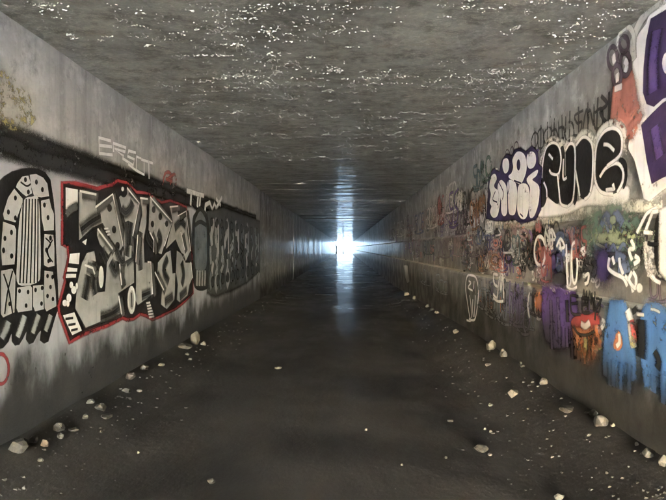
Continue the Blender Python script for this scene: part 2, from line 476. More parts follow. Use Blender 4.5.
    def ring(s, c, rx, ry, mat, w=.03, feather=None):
        pts = [(c[0] + rx * math.cos(t), c[1] + ry * math.sin(t)) for t in [i * math.tau / 14 for i in range(14)]]
        return s.stroke(pts, mat, w, feather, closed=True)
    def build(s, name, parent, label=None):
        me = mesh(name, s.v, s.f)
        at = me.attributes.new('cover', 'FLOAT', 'POINT'); at.data.foreach_set('value', s.a)
        o = link(name, me, parent, label=label)
        for m in s.mats: me.materials.append(m)
        me.polygons.foreach_set('material_index', s.mi); me.update()
        return o

PM = {}
def P(name, color, **kw):
    PM[name] = paint(name + '_paint', color, **kw); return PM[name]
LZ = dict(z0=-.90, soft=.24)
RZ = dict(z0=-.74, soft=.26)
buff = P('buff', (.40, .41, .455), wear=.05, vary=.10, **LZ)
black = P('black', (.012, .012, .014), wear=.05, rough=.42, **LZ)
soot = P('soot', (.018, .019, .022), wear=.35, rough=.6, vary=.4)
white = P('white', (.84, .84, .84), wear=.08, vary=.08, **LZ)
silver = P('silver', (.40, .40, .40), wear=.06, vary=.25, rough=.4, **LZ)
silver2 = P('pale_silver', (.46, .46, .475), wear=.06, vary=.12, rough=.4, **LZ)
dkgrey = P('dark_grey', (.075, .08, .085), wear=.2, vary=.3, **LZ)
teal = P('teal_grey', (.14, .165, .18), wear=.15, vary=.3, **LZ)
midgrey = P('mid_grey', (.32, .335, .345), wear=.3, vary=.3, **LZ)
red = P('red', (.31, .035, .045), wear=.38, vary=.15, **LZ)
fadered = P('faded_red', (.33, .08, .07), wear=.55)
haze_w = P('overspray_white', (.62, .61, .58), wear=.62)
shade = P('shade_grey', (.11, .11, .112), wear=.25, vary=.3, **LZ)
yellow = P('faded_yellow', (.40, .36, .17), wear=.85)
rblack = P('throw_black', (.010, .010, .012), wear=.06, rough=.4)
rwhite = P('throw_white', (.78, .77, .78), wear=.16, vary=.08)
violet = P('deep_violet', (.040, .027, .115), wear=.15)
purple = P('purple', (.050, .030, .100), wear=.10, vary=.25)
lilac = P('lilac', (.12, .075, .25), wear=.15)
salmon = P('salmon', (.46, .18, .145), wear=.38)
plum = P('plum_grey', (.10, .07, .095), wear=.25)
palegrey = P('pale_grey', (.55, .54, .52), wear=.4)
charcoal = P('charcoal', (.03, .03, .032), wear=.45)
tblue = P('tag_blue', (0.097, 0.128, 0.239), wear=0.49)
tgreen = P('tag_green', (0.115, 0.183, 0.146), wear=0.52)
tteal = P('tag_teal', (0.081, 0.134, 0.152), wear=0.49)
palegreen = P('pale_green', (0.276, 0.314, 0.202), wear=0.59)
tpink = P('tag_pink', (0.314, 0.214, 0.221), wear=0.56)
tred = P('tag_red', (0.301, 0.084, 0.084), wear=0.49)
torange = P('tag_orange', (0.314, 0.159, 0.090), wear=0.56)
sky_b = P('sky_blue', (.075, .19, .45), wear=.30, vary=.15, **RZ)
lviolet = P('low_violet', (.095, .05, .22), wear=.32, **RZ)
lred = P('low_red', (.38, .06, .06), wear=.3, **RZ)
lorange = P('low_orange', (.38, .14, .06), wear=.4, **RZ)
lblack = P('low_black', (.012, .012, .013), wear=.15, **RZ)
lwhite = P('low_white', (.60, .59, .57), wear=.3, **RZ)
lgrey = P('low_blue_grey', (.16, .18, .21), wear=.45, **RZ)
lyellow = P('low_yellow', (.36, .34, .14), wear=.45, **RZ)
lfviolet = P('low_faded_violet', (.11, .085, .17), wear=.45, **RZ)

def crop(x0, y0, k): return lambda pts: [(x0 + x / k, y0 + y / k) for x, y in pts]

# ------------------------------------------------------------------ LEFT WALL
p = Paint('L')
edge = [(Y0 + .1 + i * .25, .74 + rnd.uniform(-.01, .01)) for i in range(int((YJ - .1 - Y0) / .25))] + [(YJ - .03, .74)]
low = [(YJ - .03, -1.52), (Y0 + .1, -1.52)]
p.fill(edge + low, buff, px=False, feather=.02)
p.build('primer_coat', wl, 'lilac-grey primer coat under the graffiti on the left wall')
p = Paint('L')
for k, (w, j) in enumerate(((.08, .02), (.05, .06), (.03, .07))):
    p.stroke([(Y0 + .3 + i * .3, .755 + j * mnoise.noise(Vector((i * .7, k * 9, 0))) + (0, .03, -.04)[k]) for i in range(int((YJ - Y0 - .5) / .3))] , soot, w=w, feather=.13, px=False)
p.build('black_stripe', wl, 'soft black sprayed stripe along the left wall')
p = Paint('L')
p.ring((14, 108), 15, 16, yellow, .03, .06).stroke([(-6, 104), (8, 96), (22, 104), (33, 122)], yellow, .05, .05).stroke([(-4, 84), (6, 78), (14, 84)], yellow, .05, .05)
p.build('graffiti_tag', wl, 'faded yellow scrawl high on the left wall')
# the arch of riveted blocks
p = Paint('L')
p.fill([(0, 181), (4, 177), (12, 172), (22, 169.5), (30, 168.5), (38, 169.5), (45, 173), (50, 180), (51.5, 190), (53, 200), (54.5, 215), (55, 232), (55.5, 250), (56.5, 270), (57.5, 290), (58, 308), (54.5, 318), (51, 330), (48, 341), (44, 343), (40, 340), (41, 330), (37, 334), (33, 342), (29, 343.5), (26, 339), (26.5, 331), (23, 337), (19, 344), (15, 345), (12, 341), (11.5, 333), (8, 341), (3, 347), (-4, 349), (-12, 345), (-20, 300), (-20, 240), (-14, 200), (-6, 186)], black, feather=.012)
arch = p.build('graffiti_piece', wl, 'silver and black graffiti arch of riveted blocks with drips')
blocks = [[(17, 184), (22, 177), (28, 176), (30, 182), (31.6, 193), (26, 196), (22, 193), (16, 187)],
 [(29.8, 175), (36, 174.4), (43, 178), (47, 184), (48.6, 196), (41, 197), (34, 196), (31, 186)],
 [(41, 201), (49, 199), (51, 208), (53.6, 214), (53.4, 230), (44, 230.4), (41.6, 218)],
 [(44.4, 234.4), (53, 235), (54, 248), (54, 265.5), (48, 267), (44, 265), (43.5, 250)],
 [(44.4, 271), (52.4, 272), (55, 290), (56, 306), (46.4, 311), (44.6, 308), (44, 290)],
 [(33, 286), (43, 285), (43.4, 309), (35, 311), (33, 306)],
 [(17, 288), (30, 285.6), (31.6, 288), (31.6, 310), (18, 312), (16.4, 308)],
 [(1, 271), (12, 269), (15, 276), (14, 312), (3, 317), (1, 314)],
 [(3, 222), (14, 226), (15.6, 230), (15, 250), (14, 264), (2, 265), (1, 250)],
 [(14, 189), (23, 200), (15, 222), (4, 219), (3, 214), (8, 198)],
 [(-14, 250), (-3, 250), (-3, 268), (-14, 270)], [(-15, 275), (-3, 273), (-3, 316), (-12, 320)]]
for b in blocks:
    Paint('L').fill(b, silver2, smooth=False).build('letter_block', arch)
q = Paint('L')
q.fill([(24, 200), (32, 197), (38, 199), (40, 240), (40, 270), (37, 282), (18, 284), (17, 260), (18, 235), (20, 215)], silver2, smooth=True)
for a, b in ((23, 19.5), (26, 22.8), (29, 26.2), (32, 30), (35, 33.8), (37.6, 37)):
    q.stroke([(a, 199), ((a + b) / 2 + .3, 240), (b, 283)], black, .012, .004)
q.build('striped_panel', arch)
q = Paint('L')
for x, y in ((75, 190), (40, 260), (75, 290), (125, 98), (140, 160), (180, 110), (210, 148), (220, 225), (238, 288), (55, 362), (22, 392), (15, 450), (55, 480), (250, 390), (230, 450)):
    q.dot((x / 5, 160 + y / 5), 1.2, 2.2, black)
for x, y in ((15, 5), (57, 30), (95, 205), (138, 210), (128, 278), (175, 200), (208, 190), (205, 268), (235, 130), (260, 135), (250, 185), (235, 230), (262, 245), (45, 270), (240, 55)):
    q.dot((x / 5, 250 + y / 5), 1.1, 1.9, black)
for s_ in ([(3, 274), (8, 290), (12, 314)], [(12, 271), (7, 292), (4, 314)], [(45, 238), (50, 244), (46, 252), (52, 262)], [(52, 240), (47, 250), (50, 262)], [(20, 182), (26, 186), (30, 184)]):
    q.stroke(s_, black, .010, .004)
q.build('rivets', arch)
q = Paint('L')
for s_ in ([(24, 316), (21, 326), (17, 337)], [(38, 315), (35, 324), (32, 333)], [(50, 315), (48, 322), (45, 331)], [(8, 322), (5, 330), (1, 338)]):
    q.stroke(s_, midgrey, .012, .045, taper=.5)
q.build('drips', arch)

# the red-edged silver lettering
outline = [(61.5, 182.5), (75, 183.5), (97, 188.5), (103, 186.5), (112, 185), (117, 180.5), (127, 183), (136, 192), (148, 193.5), (161, 202.5), (170, 200.5), (179, 204), (186, 207), (190, 230), (192, 260), (193, 293), (183, 303), (175, 309), (159, 317), (152, 319.5), (146, 316), (140, 314), (133, 319), (127, 320), (122, 318), (106, 326), (84, 334), (69, 342.5), (58.5, 313), (58, 306), (64.5, 281), (63.5, 278), (68, 258), (67, 247), (61.5, 245)]
p = Paint('L')
p.fill(outline, black, feather=.012)
p.stroke(outline, red, .010, .03, closed=True, smooth=False)
piece = p.build('graffiti_piece', wl, 'silver angular graffiti lettering with red edge and white boxes')
def letter(polys, edges=(), darks=(), dots=()):
    q = Paint('L')
    for a in polys: q.fill(a, silver)
    for a in polys: q.stroke(a, black, .012, .010, closed=True, smooth=False)
    for c, rx, ry in (d for d in dots): q.dot(c, rx, ry, black)
    for a in darks: q.stroke(a, dkgrey, .02, .09).stroke(a, black, .018, .016)
    for a in edges: q.stroke([(x + (1.6 if i % 2 else 2.4), y + 2) for i, (x, y) in enumerate(a)], shade, .02, .08, smooth=False)
    for a in edges: q.stroke(a, white, .016, .008, smooth=False)
    return q.build('letter', piece)
letter([[(77.5, 191), (95.5, 194.5), (94.5, 207.5), (112, 194), (122.5, 246), (119, 252), (110, 240), (102, 224), (92, 229), (78, 241)],
        [(97, 229), (112, 249), (108, 256), (99, 245), (96, 236)],
        [(86, 252), (94, 250), (96, 262), (97, 292), (104, 291), (106, 262), (112, 250), (121, 255), (124, 240), (133, 236), (134, 283), (118, 294), (121, 314), (104, 321), (85, 329), (74, 309), (76, 283), (81, 262)]],
       [[(79, 191), (95.5, 194.5), (94.5, 207.5), (112, 194), (122.5, 246)], [(97, 229), (112, 249)], [(119, 264), (120, 276), (121, 285)], [(84, 265), (92, 268), (94, 274)], [(118, 296), (121, 314)]],
       [[(88, 276), (86, 288), (84, 299)], [(110, 262), (115, 272), (117, 262)], [(95, 262), (93, 280), (95, 294)], [(100, 318), (112, 313), (119, 308)], [(101, 250), (106, 262)], [(116, 250), (122, 262), (130, 250)], [(126, 262), (133, 256)], [(80, 230), (90, 222), (100, 216)]],
       [((109, 208), 2.2, 3.6), ((113.5, 229.5), 2, 3.6), ((117, 245.7), 2.2, 3.6)])
letter([[(118, 197), (126.5, 188), (138.5, 203), (132, 236), (131, 258), (124, 262), (122.5, 240), (124, 222)]],
       [[(126.5, 188), (138.5, 203), (132, 236)]], [[(121, 209), (125, 213), (130, 208), (132, 202)], [(125, 222), (127, 240), (126, 256)], [(130, 222), (129, 245)]])
letter([[(139.5, 198), (147, 199), (146, 224), (143, 240), (144, 262), (150, 262), (152, 294), (146, 300), (137, 306), (134, 300), (135, 285), (135, 262), (137, 235), (141, 215)]],
       [[(139.5, 198), (147, 199)], [(147, 262), (150, 262), (152, 294)], [(137, 235), (135, 262)]], [[(140, 232), (139, 250), (140, 270)], [(146, 232), (148, 240), (152, 246)], [(141, 296), (150, 292)]])
letter([[(149.5, 197), (171.5, 222), (163.7, 246), (161, 255), (155, 253), (152, 238.5), (147.5, 230), (148.4, 206)]],
       [[(149.5, 197), (171.5, 222), (163.7, 246)], [(149, 232), (153, 240), (153, 252)]], [[(157, 232), (160, 240), (156, 250)]],
       [((153, 209.6), 1.8, 3.2), ((159.6, 216.5), 1.8, 3.4), ((151.7, 224), 1.6, 3), ((166, 223.7), 1.5, 3)])
letter([[(169, 207), (177.5, 206), (177, 216), (185.5, 211), (187, 235), (190, 251), (185, 262), (178, 248), (175, 240), (165, 250), (168, 235), (172, 222)],
        [(157, 262), (165, 252), (170, 250), (172, 273), (175, 273), (174, 300), (166, 310), (160, 305), (161, 290), (156, 278)],
        [(176, 250), (183, 255), (185, 262), (191, 262), (192, 278), (189, 285), (187, 296), (179, 303), (176, 300), (177, 285), (175, 272)]],
       [[(169, 207), (177.5, 206), (177, 216), (185.5, 211), (190, 251)], [(154, 272), (163, 290)], [(180, 232), (184, 250)], [(190, 262), (192, 278)]],
       [[(174, 228), (180, 222), (185, 226)], [(167, 258), (163, 270), (168, 282)], [(181, 262), (183, 275), (181, 285)], [(164, 302), (172, 296)], [(179, 297), (186, 290)]])
q = Paint('L')
for b in ([(64.5, 187.5), (76.5, 189.8), (76.5, 203), (71, 208), (64.5, 214)], [(68.8, 254), (78.4, 253), (77.5, 264), (67.6, 263)], [(66.3, 267.6), (76, 268.5), (75.7, 271.4), (65.9, 271.4)], [(65.2, 274), (74.8, 274), (74.5, 277.4), (64.6, 277.8)],
          [(61.8, 315.5), (73, 312.5), (80.5, 330.5), (71, 335)], [(81, 242), (85.6, 239), (84.5, 245)], [(103, 228), (107, 227.5), (107.3, 229), (103.5, 229.6)], [(104.5, 231), (108.5, 230.4), (108.8, 232), (105, 232.6)], [(106, 234), (109, 233.4), (109.4, 235), (106.6, 235.6)]):
    q.fill(b, white, feather=.004)
q.dot((100, 277), 2.4, 11, white).dot((63.5, 303), 2.2, 3, white).dot((67.6, 298), 2.3, 4, white).dot((72.5, 290), 2.5, 3.6, white).dot((70, 285), 1.6, 3, white).dot((66.5, 303.5), 1.4, 3, white).dot((75.5, 286), 1, 3, white)
q.dot((130.5, 300), 4, 14, white).dot((130.7, 300), 2.1, 9.5, silver).stroke([(130.5, 293), (130.8, 307)], black, .02)
q.dot((122.5, 192), 3.4, 5.2, black).dot((121.5, 189), 1.2, 2, white)
for k in range(6):
    y = 302.5 + k * 2.8; x = 145.3 + k * .5
    q.fill([(x, y), (x + 3.6 + .3 * k, y - .9), (x + 3.9 + .3 * k, y + .8), (x + .3, y + 1.6)], white, feather=.004)
for y0, y1 in ((319, 318), (325, 324), (330.5, 329)):
    q.stroke([(62 + (y0 - 315) * .5, y0), (70 + (y0 - 315) * .4, y1)], black, .018, .004)
q.stroke([(65, 214), (70, 209), (76, 206)], dkgrey, .03, .05)
q.build('white_boxes', piece)

# tags on the bare concrete above
c8 = crop(85, 125, 4.757)
p = Paint('L')
for s_ in ([(125, 142), (62, 135), (60, 60), (118, 76)], [(62, 96), (122, 104)], [(130, 128), (128, 86), (190, 108), (185, 128), (134, 112), (178, 148)], [(236, 132), (202, 122), (196, 148), (230, 164), (224, 192), (172, 158)], [(200, 185), (238, 216), (240, 150), (276, 166), (276, 236), (240, 216)], [(262, 164), (318, 182)], [(298, 176), (300, 255)]):
    p.stroke(c8(s_), white, .026, .010, smooth=False)
p.build('graffiti_tag', wl, 'thin white angular tag on the bare concrete above the black stripe')
p = Paint('L')
for s_ in ([(365, 285), (375, 235), (395, 225), (410, 250), (400, 280)], [(385, 262), (420, 235), (430, 270), (420, 290)], [(380, 255), (410, 270)]):
    p.stroke(c8(s_), fadered, .03, .02)
p.build('graffiti_tag', wl, 'small faded red scribble on the left wall')
p = Paint('L')
for s_ in ([(480, 312), (522, 324)], [(502, 318), (498, 380)], [(534, 340), (530, 388)], [(524, 326), (562, 336)], [(545, 335), (540, 402)], [(570, 375), (565, 425)], [(570, 380), (590, 368), (602, 402), (612, 372), (626, 412)], [(620, 350), (642, 382)], [(648, 343), (618, 402)]):
    p.stroke(c8(s_), white, .05, .03, smooth=False)
p.build('graffiti_tag', wl, 'white dripping tag beside the dark grey lettering on the left wall')
# dark lettering that follows
c7 = crop(185, 180, 4.545)
p = Paint('L')
p.fill([(207, 214), (222, 211), (240, 217), (259, 223), (259, 270), (246, 280), (232, 287), (214, 293), (207, 290)], dkgrey, feather=.16)
dark = p.build('graffiti_piece', wl, 'dim grey and teal graffiti lettering farther down the left wall')
q = Paint('L')
q.fill(c7([(33, 420), (30, 200), (45, 150), (66, 122), (90, 150), (101, 190), (106, 300), (101, 415), (95, 490), (45, 490)]), black, smooth=True, feather=.03)
q.fill(c7([(44, 400), (42, 210), (52, 165), (66, 145), (82, 165), (92, 200), (95, 300), (90, 400)]), teal, smooth=True, feather=.03)
q.stroke(c7([(42, 205), (66, 190), (92, 205)]), black, .05)
for x in (52, 64, 76, 88): q.stroke(c7([(x, 412), (x - 2, 480)]), midgrey, .06, .05)
q.build('letter', dark)
for k, x in enumerate(range(211, 259, 5)):
    q = Paint('L'); top = 217 + (x - 207) * .22; bot = 291 - (x - 207) * .30
    for j in range(5):
        yy = top + (bot - top) * (j + .5) / 5 + rnd.uniform(-3, 3); hh = (bot - top) * .12
        q.stroke([(x + rnd.uniform(-1.5, 1.5), yy - hh), (x + rnd.uniform(-2, 2), yy), (x + rnd.uniform(-1.5, 1.5), yy + hh)], rnd.choice((midgrey, teal, silver, black, midgrey)), rnd.uniform(.06, .13), .06)
    q.dot((x, top + 4), 1.1, 3, black, .04).dot((x + 1, bot - 8), 1.2, 4, black, .05)
    if k % 2: q.stroke([(x + 1.5, top + 6), (x + 1.8, (top + bot) / 2)], silver2, .05, .03)
    q.build('letter', dark)
p = Paint('L')
p.ring((-2, 369), 8, 15, red, .016, .01)
p.build('graffiti_tag', wl, 'thin red circle low on the left wall')

# ------------------------------------------------------------------ RIGHT WALL, upper part
def scribble(q, x, y, w, h, n, mat, lw, lean=0., tail=True):
    """a run of handwritten letters in wall metres; x runs away from the camera"""
    for i in range(n):
        cx = x - w * (i + .5) / n; r = w / n * .55; pts = []
        kind = rnd.randrange(4); ph = rnd.uniform(0, 6)
        if kind == 0: pts = [(cx + r * math.cos(ph + t), y + h * .5 * math.sin(ph + t)) for t in (0, 1, 2, 3, 4, 5, 6)]
        elif kind == 1: pts = [(cx + r, y - h * .5), (cx + r * .3, y + h * .5), (cx, y - h * .2), (cx - r * .5, y + h * .45), (cx - r, y - h * .5)]
        elif kind == 2: pts = [(cx - r, y + h * .45), (cx + r * .7, y + h * .4), (cx + r * .4, y), (cx - r * .8, y - h * .1), (cx - r * .4, y - h * .5), (cx + r, y - h * .45)]
        else: pts = [(cx + r * .8, y + h * .5), (cx + r * .6, y - h * .5), (cx - r * .7, y - h * .42), (cx - r * .6, y + h * .1), (cx + r * .5, y + h * .15)]
        pts = [(u + rnd.uniform(-.2, .2) * r + lean * (v - y), v + rnd.uniform(-.06, .06) * h) for u, v in pts]
        q.stroke(pts, mat, lw, lw * .5, px=False)
    if tail: q.stroke([(x, y - h * .6), (x - w * .5, y - h * .66), (x - w, y - h * .58)], mat, lw * .8, lw * .5, px=False)
    return q

def drips(q, px0, px1, py, ln, mat, n):
    for _ in range(n):
        x = rnd.uniform(px0, px1); y = py + rnd.uniform(-6, 2)
        q.stroke([(x, y - 8), (x + rnd.uniform(-.4, .4), y), (x + rnd.uniform(-.5, .5), y + ln * rnd.uniform(.3, 1))], mat, rnd.uniform(.005, .02), .06, taper=.7)
def sprinkle(s, n, px, v, h, lw, mats):
    for _ in range(n):
        x = rnd.uniform(*px); u = uv(s, (x, CY))[0]; hh = rnd.uniform(*h); k = rnd.randint(1, 4)
        q = Paint(s); m = rnd.choice(mats)
        scribble(q, u + hh * .3 * k, rnd.uniform(*v), hh * .55 * k, hh, k, m, rnd.uniform(*lw) * (1 + u * .04), tail=rnd.random() < .3)
        if rnd.random() < .35: scribble(q, u + hh * .3 * k + .01, q.v[0][2], hh * .5 * k, hh * .8, k, rnd.choice(mats), lw[0], tail=False)
        q.build('graffiti_tag', wr)
sprinkle('U', 55, (385, 500), (.29, .95), (.2, .5), (.010, .018), [palegrey, haze_w, plum, tpink, palegrey, charcoal, tteal, rwhite])
sprinkle('B', 70, (400, 545), (-.33, .19), (.12, .28), (.008, .014), [palegrey, haze_w, rwhite, tpink, palegrey, charcoal, salmon, lilac, plum])
sprinkle('U', 34, (395, 560), (.30, .95), (.15, .45), (.012, .022), [palegrey, charcoal, plum, tteal, tpink, charcoal, palegrey, tblue, torange, lilac])
sprinkle('B', 75, (425, 664), (-.24, .15), (.08, .22), (.007, .014), [palegrey, charcoal, charcoal, plum, tpink, tblue, haze_w, palegrey, tteal, violet, salmon])
sprinkle('R', 34, (470, 610), (-.72, -.50), (.10, .22), (.008, .016), [lgrey, lblack, lgrey, lfviolet, lgrey, lorange, lfviolet, lblack])
p = Paint('U')
p.stroke([(uv('U', (665, 205))[0], .30), (4.2, .31), (5.0, .30), (6.2, .30)], haze_w, .05, .05, px=False)
p.stroke([(4.4, .42), (5.0, .45), (5.6, .40), (7, .45)], haze_w, .12, .15, px=False)
p.build('overspray', wr)

# big white-edged purple letters at the frame edge
p = Paint('U')
p.fill([(690, -10), (666, 3), (653, 13), (649.5, 24), (639.6, 37), (636, 66), (634.5, 88), (637, 104), (643, 116), (634, 132), (631, 148), (638, 160), (643, 180), (647, 198), (652, 200.5), (666, 189), (700, 168), (740, 150), (740, -60)], rwhite, feather=.015)
p.stroke([(636, 60), (637, 36), (650, 12), (668, -2)], palegrey, .05, .03)
big = p.build('graffiti_piece', wr, 'large purple letters with thick white outline on the upper right wall')
q = Paint('U')
q.fill([(654, 19), (666, 12), (700, -8), (740, -30), (740, 70), (700, 85), (666, 98), (657, 106), (650, 103.5), (646.3, 92), (647, 66), (649.5, 40)], purple, smooth=False, feather=.01)
q.stroke([(660, 30), (656, 60), (656, 92)], lilac, .02, .09)
q.dot((671, 63), 5.5, 11, rwhite)
q.build('letter', big)
q = Paint('U')
q.fill([(644.4, 125), (655, 114), (666, 103.5), (700, 84), (740, 70), (740, 140), (700, 160), (666, 177), (655, 183.5), (650, 160)], purple, feather=.01)
q.stroke([(657.5, 127), (660, 142), (663, 157)], lilac, .03, .06)
q.build('letter', big)
p = Paint('U')
p.fill([(618, 88), (626, 82), (633, 76), (635, 88), (637, 104), (642.5, 116), (635, 133), (629, 132), (623, 128), (616, 116)], salmon, feather=.10)
p.build('graffiti_patch', wr, 'salmon pink paint patch beside the large purple letters')
c3 = crop(600, 0, 4.545)
p = Paint('U')
p.stroke(c3([(92, 215), (98, 165), (122, 132), (150, 128), (166, 165), (166, 230)]), palegrey, .03, .012)
for c, rx, ry in (((70, 262), 22, 50), ((128, 292), 24, 52), ((90, 342), 20, 46), ((122, 200), 20, 34)):
    cc = c3([c])[0]
    p.ring(cc, rx / 4.545, ry / 4.545, plum, .028)
for s_ in ([(72, 250), (78, 285)], [(125, 275), (135, 290), (128, 325)], [(90, 335), (92, 370)], [(80, 405), (112, 392)]): p.stroke(c3(s_), rwhite, .035, .015)
p.build('graffiti_tag', wr, 'plum looped flower-like tag under the ceiling on the right wall')
p = Paint('U')
u1, v1 = uv('U', (606, 112)); u0, v0 = uv('U', (534, 142))
for k in range(9):
    g_ = (k + .5) / 9; uu = u1 + (u0 - u1) * g_; vv = v1 + (v0 - v1) * g_
    scribble(p, uu + .09, vv, .17, rnd.uniform(.16, .26), 1, charcoal, .016, tail=False)
    p.stroke([(uu, vv + .14), (uu + rnd.uniform(-.03, .03), vv - .16)], charcoal, .014, .01, px=False)
p.stroke([(604, 96), (610, 104), (603, 112), (611, 122), (612, 92)], charcoal, .02, .012)
p.build('graffiti_tag', wr, 'scratchy black tag above the black bubble letters')

# black bubble letters with white outline
c2 = crop(540, 120, 5)
p = Paint('U')
p.fill(c2([(0, 440), (40, 395), (110, 435), (180, 425), (265, 385), (290, 330), (330, 370), (400, 368), (450, 345), (448, 392), (380, 418), (250, 412), (150, 457), (40, 472), (-4, 468)]), rwhite, smooth=True, feather=.05)
p.stroke(c2([(15, 250), (25, 190), (45, 135), (75, 110), (110, 125), (140, 130), (165, 112), (190, 125), (222, 84), (260, 90), (282, 140), (296, 110), (335, 55), (380, 35), (420, 60), (430, 120), (430, 180)]), haze_w, .07, .05)
bub = p.build('graffiti_piece', wr, 'black bubble letters with thin white outline on the upper right wall')
for polys in ([[(20, 300), (25, 200), (45, 140), (75, 117), (105, 130), (115, 190), (110, 258), (100, 276), (104, 330), (105, 415), (70, 400), (45, 370), (36, 330)], [(10, 310), (32, 318), (45, 380), (30, 430), (5, 425)]],
              [[(114, 150), (130, 135), (136, 200), (134, 270), (143, 270), (143, 150), (165, 120), (184, 138), (186, 300), (176, 395), (150, 430), (120, 415), (107, 350), (112, 280)]],
              [[(186, 270), (195, 125), (225, 90), (255, 97), (274, 140), (274, 280), (260, 370), (235, 395), (213, 380), (203, 340), (195, 408), (180, 412)]],
              [[(290, 200), (300, 120), (335, 62), (380, 42), (415, 65), (424, 120), (410, 180), (370, 212), (335, 245), (312, 290), (292, 290)], [(300, 300), (330, 252), (380, 222), (418, 235), (433, 290), (418, 345), (380, 368), (330, 362), (302, 335)], [(418, 190), (448, 215), (450, 300), (432, 345), (425, 290), (405, 235)]]):
    q = Paint('U')
    for a in polys: q.fill(c2(a), rblack, smooth=True, n=4)
    q.build('letter', bub)
q = Paint('U')
for s_ in ([(55, 170), (75, 195)], [(58, 250), (70, 268), (100, 272), (113, 240), (117, 180), (103, 127), (72, 114), (42, 142), (26, 210), (20, 290)], [(130, 195), (128, 290), (146, 288)], [(100, 275), (107, 350), (117, 418), (150, 433)], [(141, 150), (163, 118), (186, 138), (188, 260), (178, 395), (152, 432)],
          [(194, 125), (225, 87), (256, 94), (277, 140), (277, 280), (262, 370), (236, 398)], [(190, 250), (204, 330), (212, 380)], [(314, 285), (345, 240), (398, 216), (430, 250), (428, 310), (402, 362)], [(333, 122), (358, 126), (386, 153)], [(288, 210), (299, 120), (334, 60), (380, 40), (416, 62), (427, 118), (412, 180), (350, 230)], [(288, 210), (290, 300), (320, 360), (380, 372)], [(30, 312), (44, 345), (46, 385)], [(345, 350), (385, 345)], [(380, 320), (388, 350)]):
    q.stroke(c2(s_), rwhite, .016, .014)
q.build('outline', bub)

# white letters on violet
c1 = crop(480, 140, 5.55)
p = Paint('U')
p.fill(c1([(45, 432), (55, 330), (58, 200), (88, 165), (118, 185), (132, 120), (158, 85), (188, 95), (205, 62), (235, 52), (265, 72), (300, 40), (330, 75), (335, 140), (355, 160), (348, 250), (348, 380), (322, 432), (285, 442), (240, 458), (205, 432), (150, 442), (100, 442)]), violet, feather=.05)
skz = p.build('graffiti_piece', wr, 'white bubble letters on a violet ground beside the black bubble letters')
for polys, holes in (([[(72, 205), (92, 190), (102, 215), (88, 248), (92, 268), (112, 285), (122, 330), (108, 415), (82, 428), (66, 400), (74, 368), (64, 345), (70, 300), (62, 258)]], []),
                     ([[(140, 112), (162, 105), (172, 135), (165, 172), (148, 182), (136, 150)], [(116, 235), (132, 225), (156, 258), (160, 320), (160, 400), (145, 420), (130, 400), (126, 330), (108, 270)]], []),
                     ([[(172, 225), (205, 235), (217, 300), (207, 400), (186, 415), (170, 395), (166, 300), (163, 250)]], []),
                     ([[(192, 110), (212, 72), (235, 67), (258, 85), (270, 130), (265, 185), (240, 240), (215, 235), (170, 205), (186, 185), (196, 150)], [(228, 252), (275, 252), (287, 330), (272, 420), (245, 436), (221, 400), (219, 330)]], [((225, 138), 10, 30)]),
                     ([[(275, 85), (297, 66), (318, 80), (322, 120), (308, 150), (285, 155), (272, 125)], [(272, 215), (330, 168), (326, 195), (302, 222), (340, 260), (336, 350), (312, 420), (288, 422), (287, 330), (290, 262)]], [])):
    q = Paint('U')
    for a in polys: q.fill(c1(a), rwhite, smooth=True, feather=.012, n=4)
    for c, rx, ry in holes: q.dot(c1([c])[0], rx / 5.55, ry / 5.55, violet)
    q.build('letter', skz)
q = Paint('U')
for s_ in ([(95, 285), (80, 330), (105, 345)], [(115, 235), (140, 290), (135, 330)], [(165, 205), (172, 260), (165, 300)], [(240, 240), (200, 225)], [(235, 410), (250, 425)]): q.stroke(c1(s_), violet, .014, .006)
q.build('outline', skz)
# older tags down the wall
spec = [((442, 208), .75, .55, 3, tred), ((452, 196), 1.0, .5, 3, palegrey), ((470, 205), .7, .5, 3, charcoal), ((480, 175), .6, .35, 3, tteal), ((462, 222), .9, .35, 4, plum), ((433, 216), 1.3, .45, 4, palegrey), ((420, 222), 1.7, .5, 4, tblue), ((410, 230), 1.7, .3, 4, tpink), ((476, 213), .55, .4, 3, torange), ((488, 168), .5, .3, 2, tgreen), ((455, 207), .8, .6, 2, lilac), ((401, 228), 2.4, .5, 4, palegrey), ((392, 234), 2.6, .4, 4, plum)]
names = {tred: 'red', palegrey: 'pale grey', charcoal: 'charcoal', tteal: 'teal', plum: 'plum', tblue: 'blue', tpink: 'pink', torange: 'orange', tgreen: 'green', lilac: 'lilac', rwhite: 'white', lwhite: 'white', lgrey: 'blue-grey', lfviolet: 'violet'}
for px, w, h, n, m in spec:
    u, v = uv('U', px)
    scribble(Paint('U'), u + w / 2, v, w, h, n, m, .035).build('graffiti_tag', wr, 'dull %s scrawl far along the upper right wall' % names[m])
p = Paint('U'); p.dot((484, 203), 2, 3, torange, .2); p.dot((441, 205), 1, 3, tred, .3); p.dot((462, 200), 3, 9, haze_w, .1)
p.build('graffiti_patch', wr, 'faded orange and red paint patches far along the upper right wall')

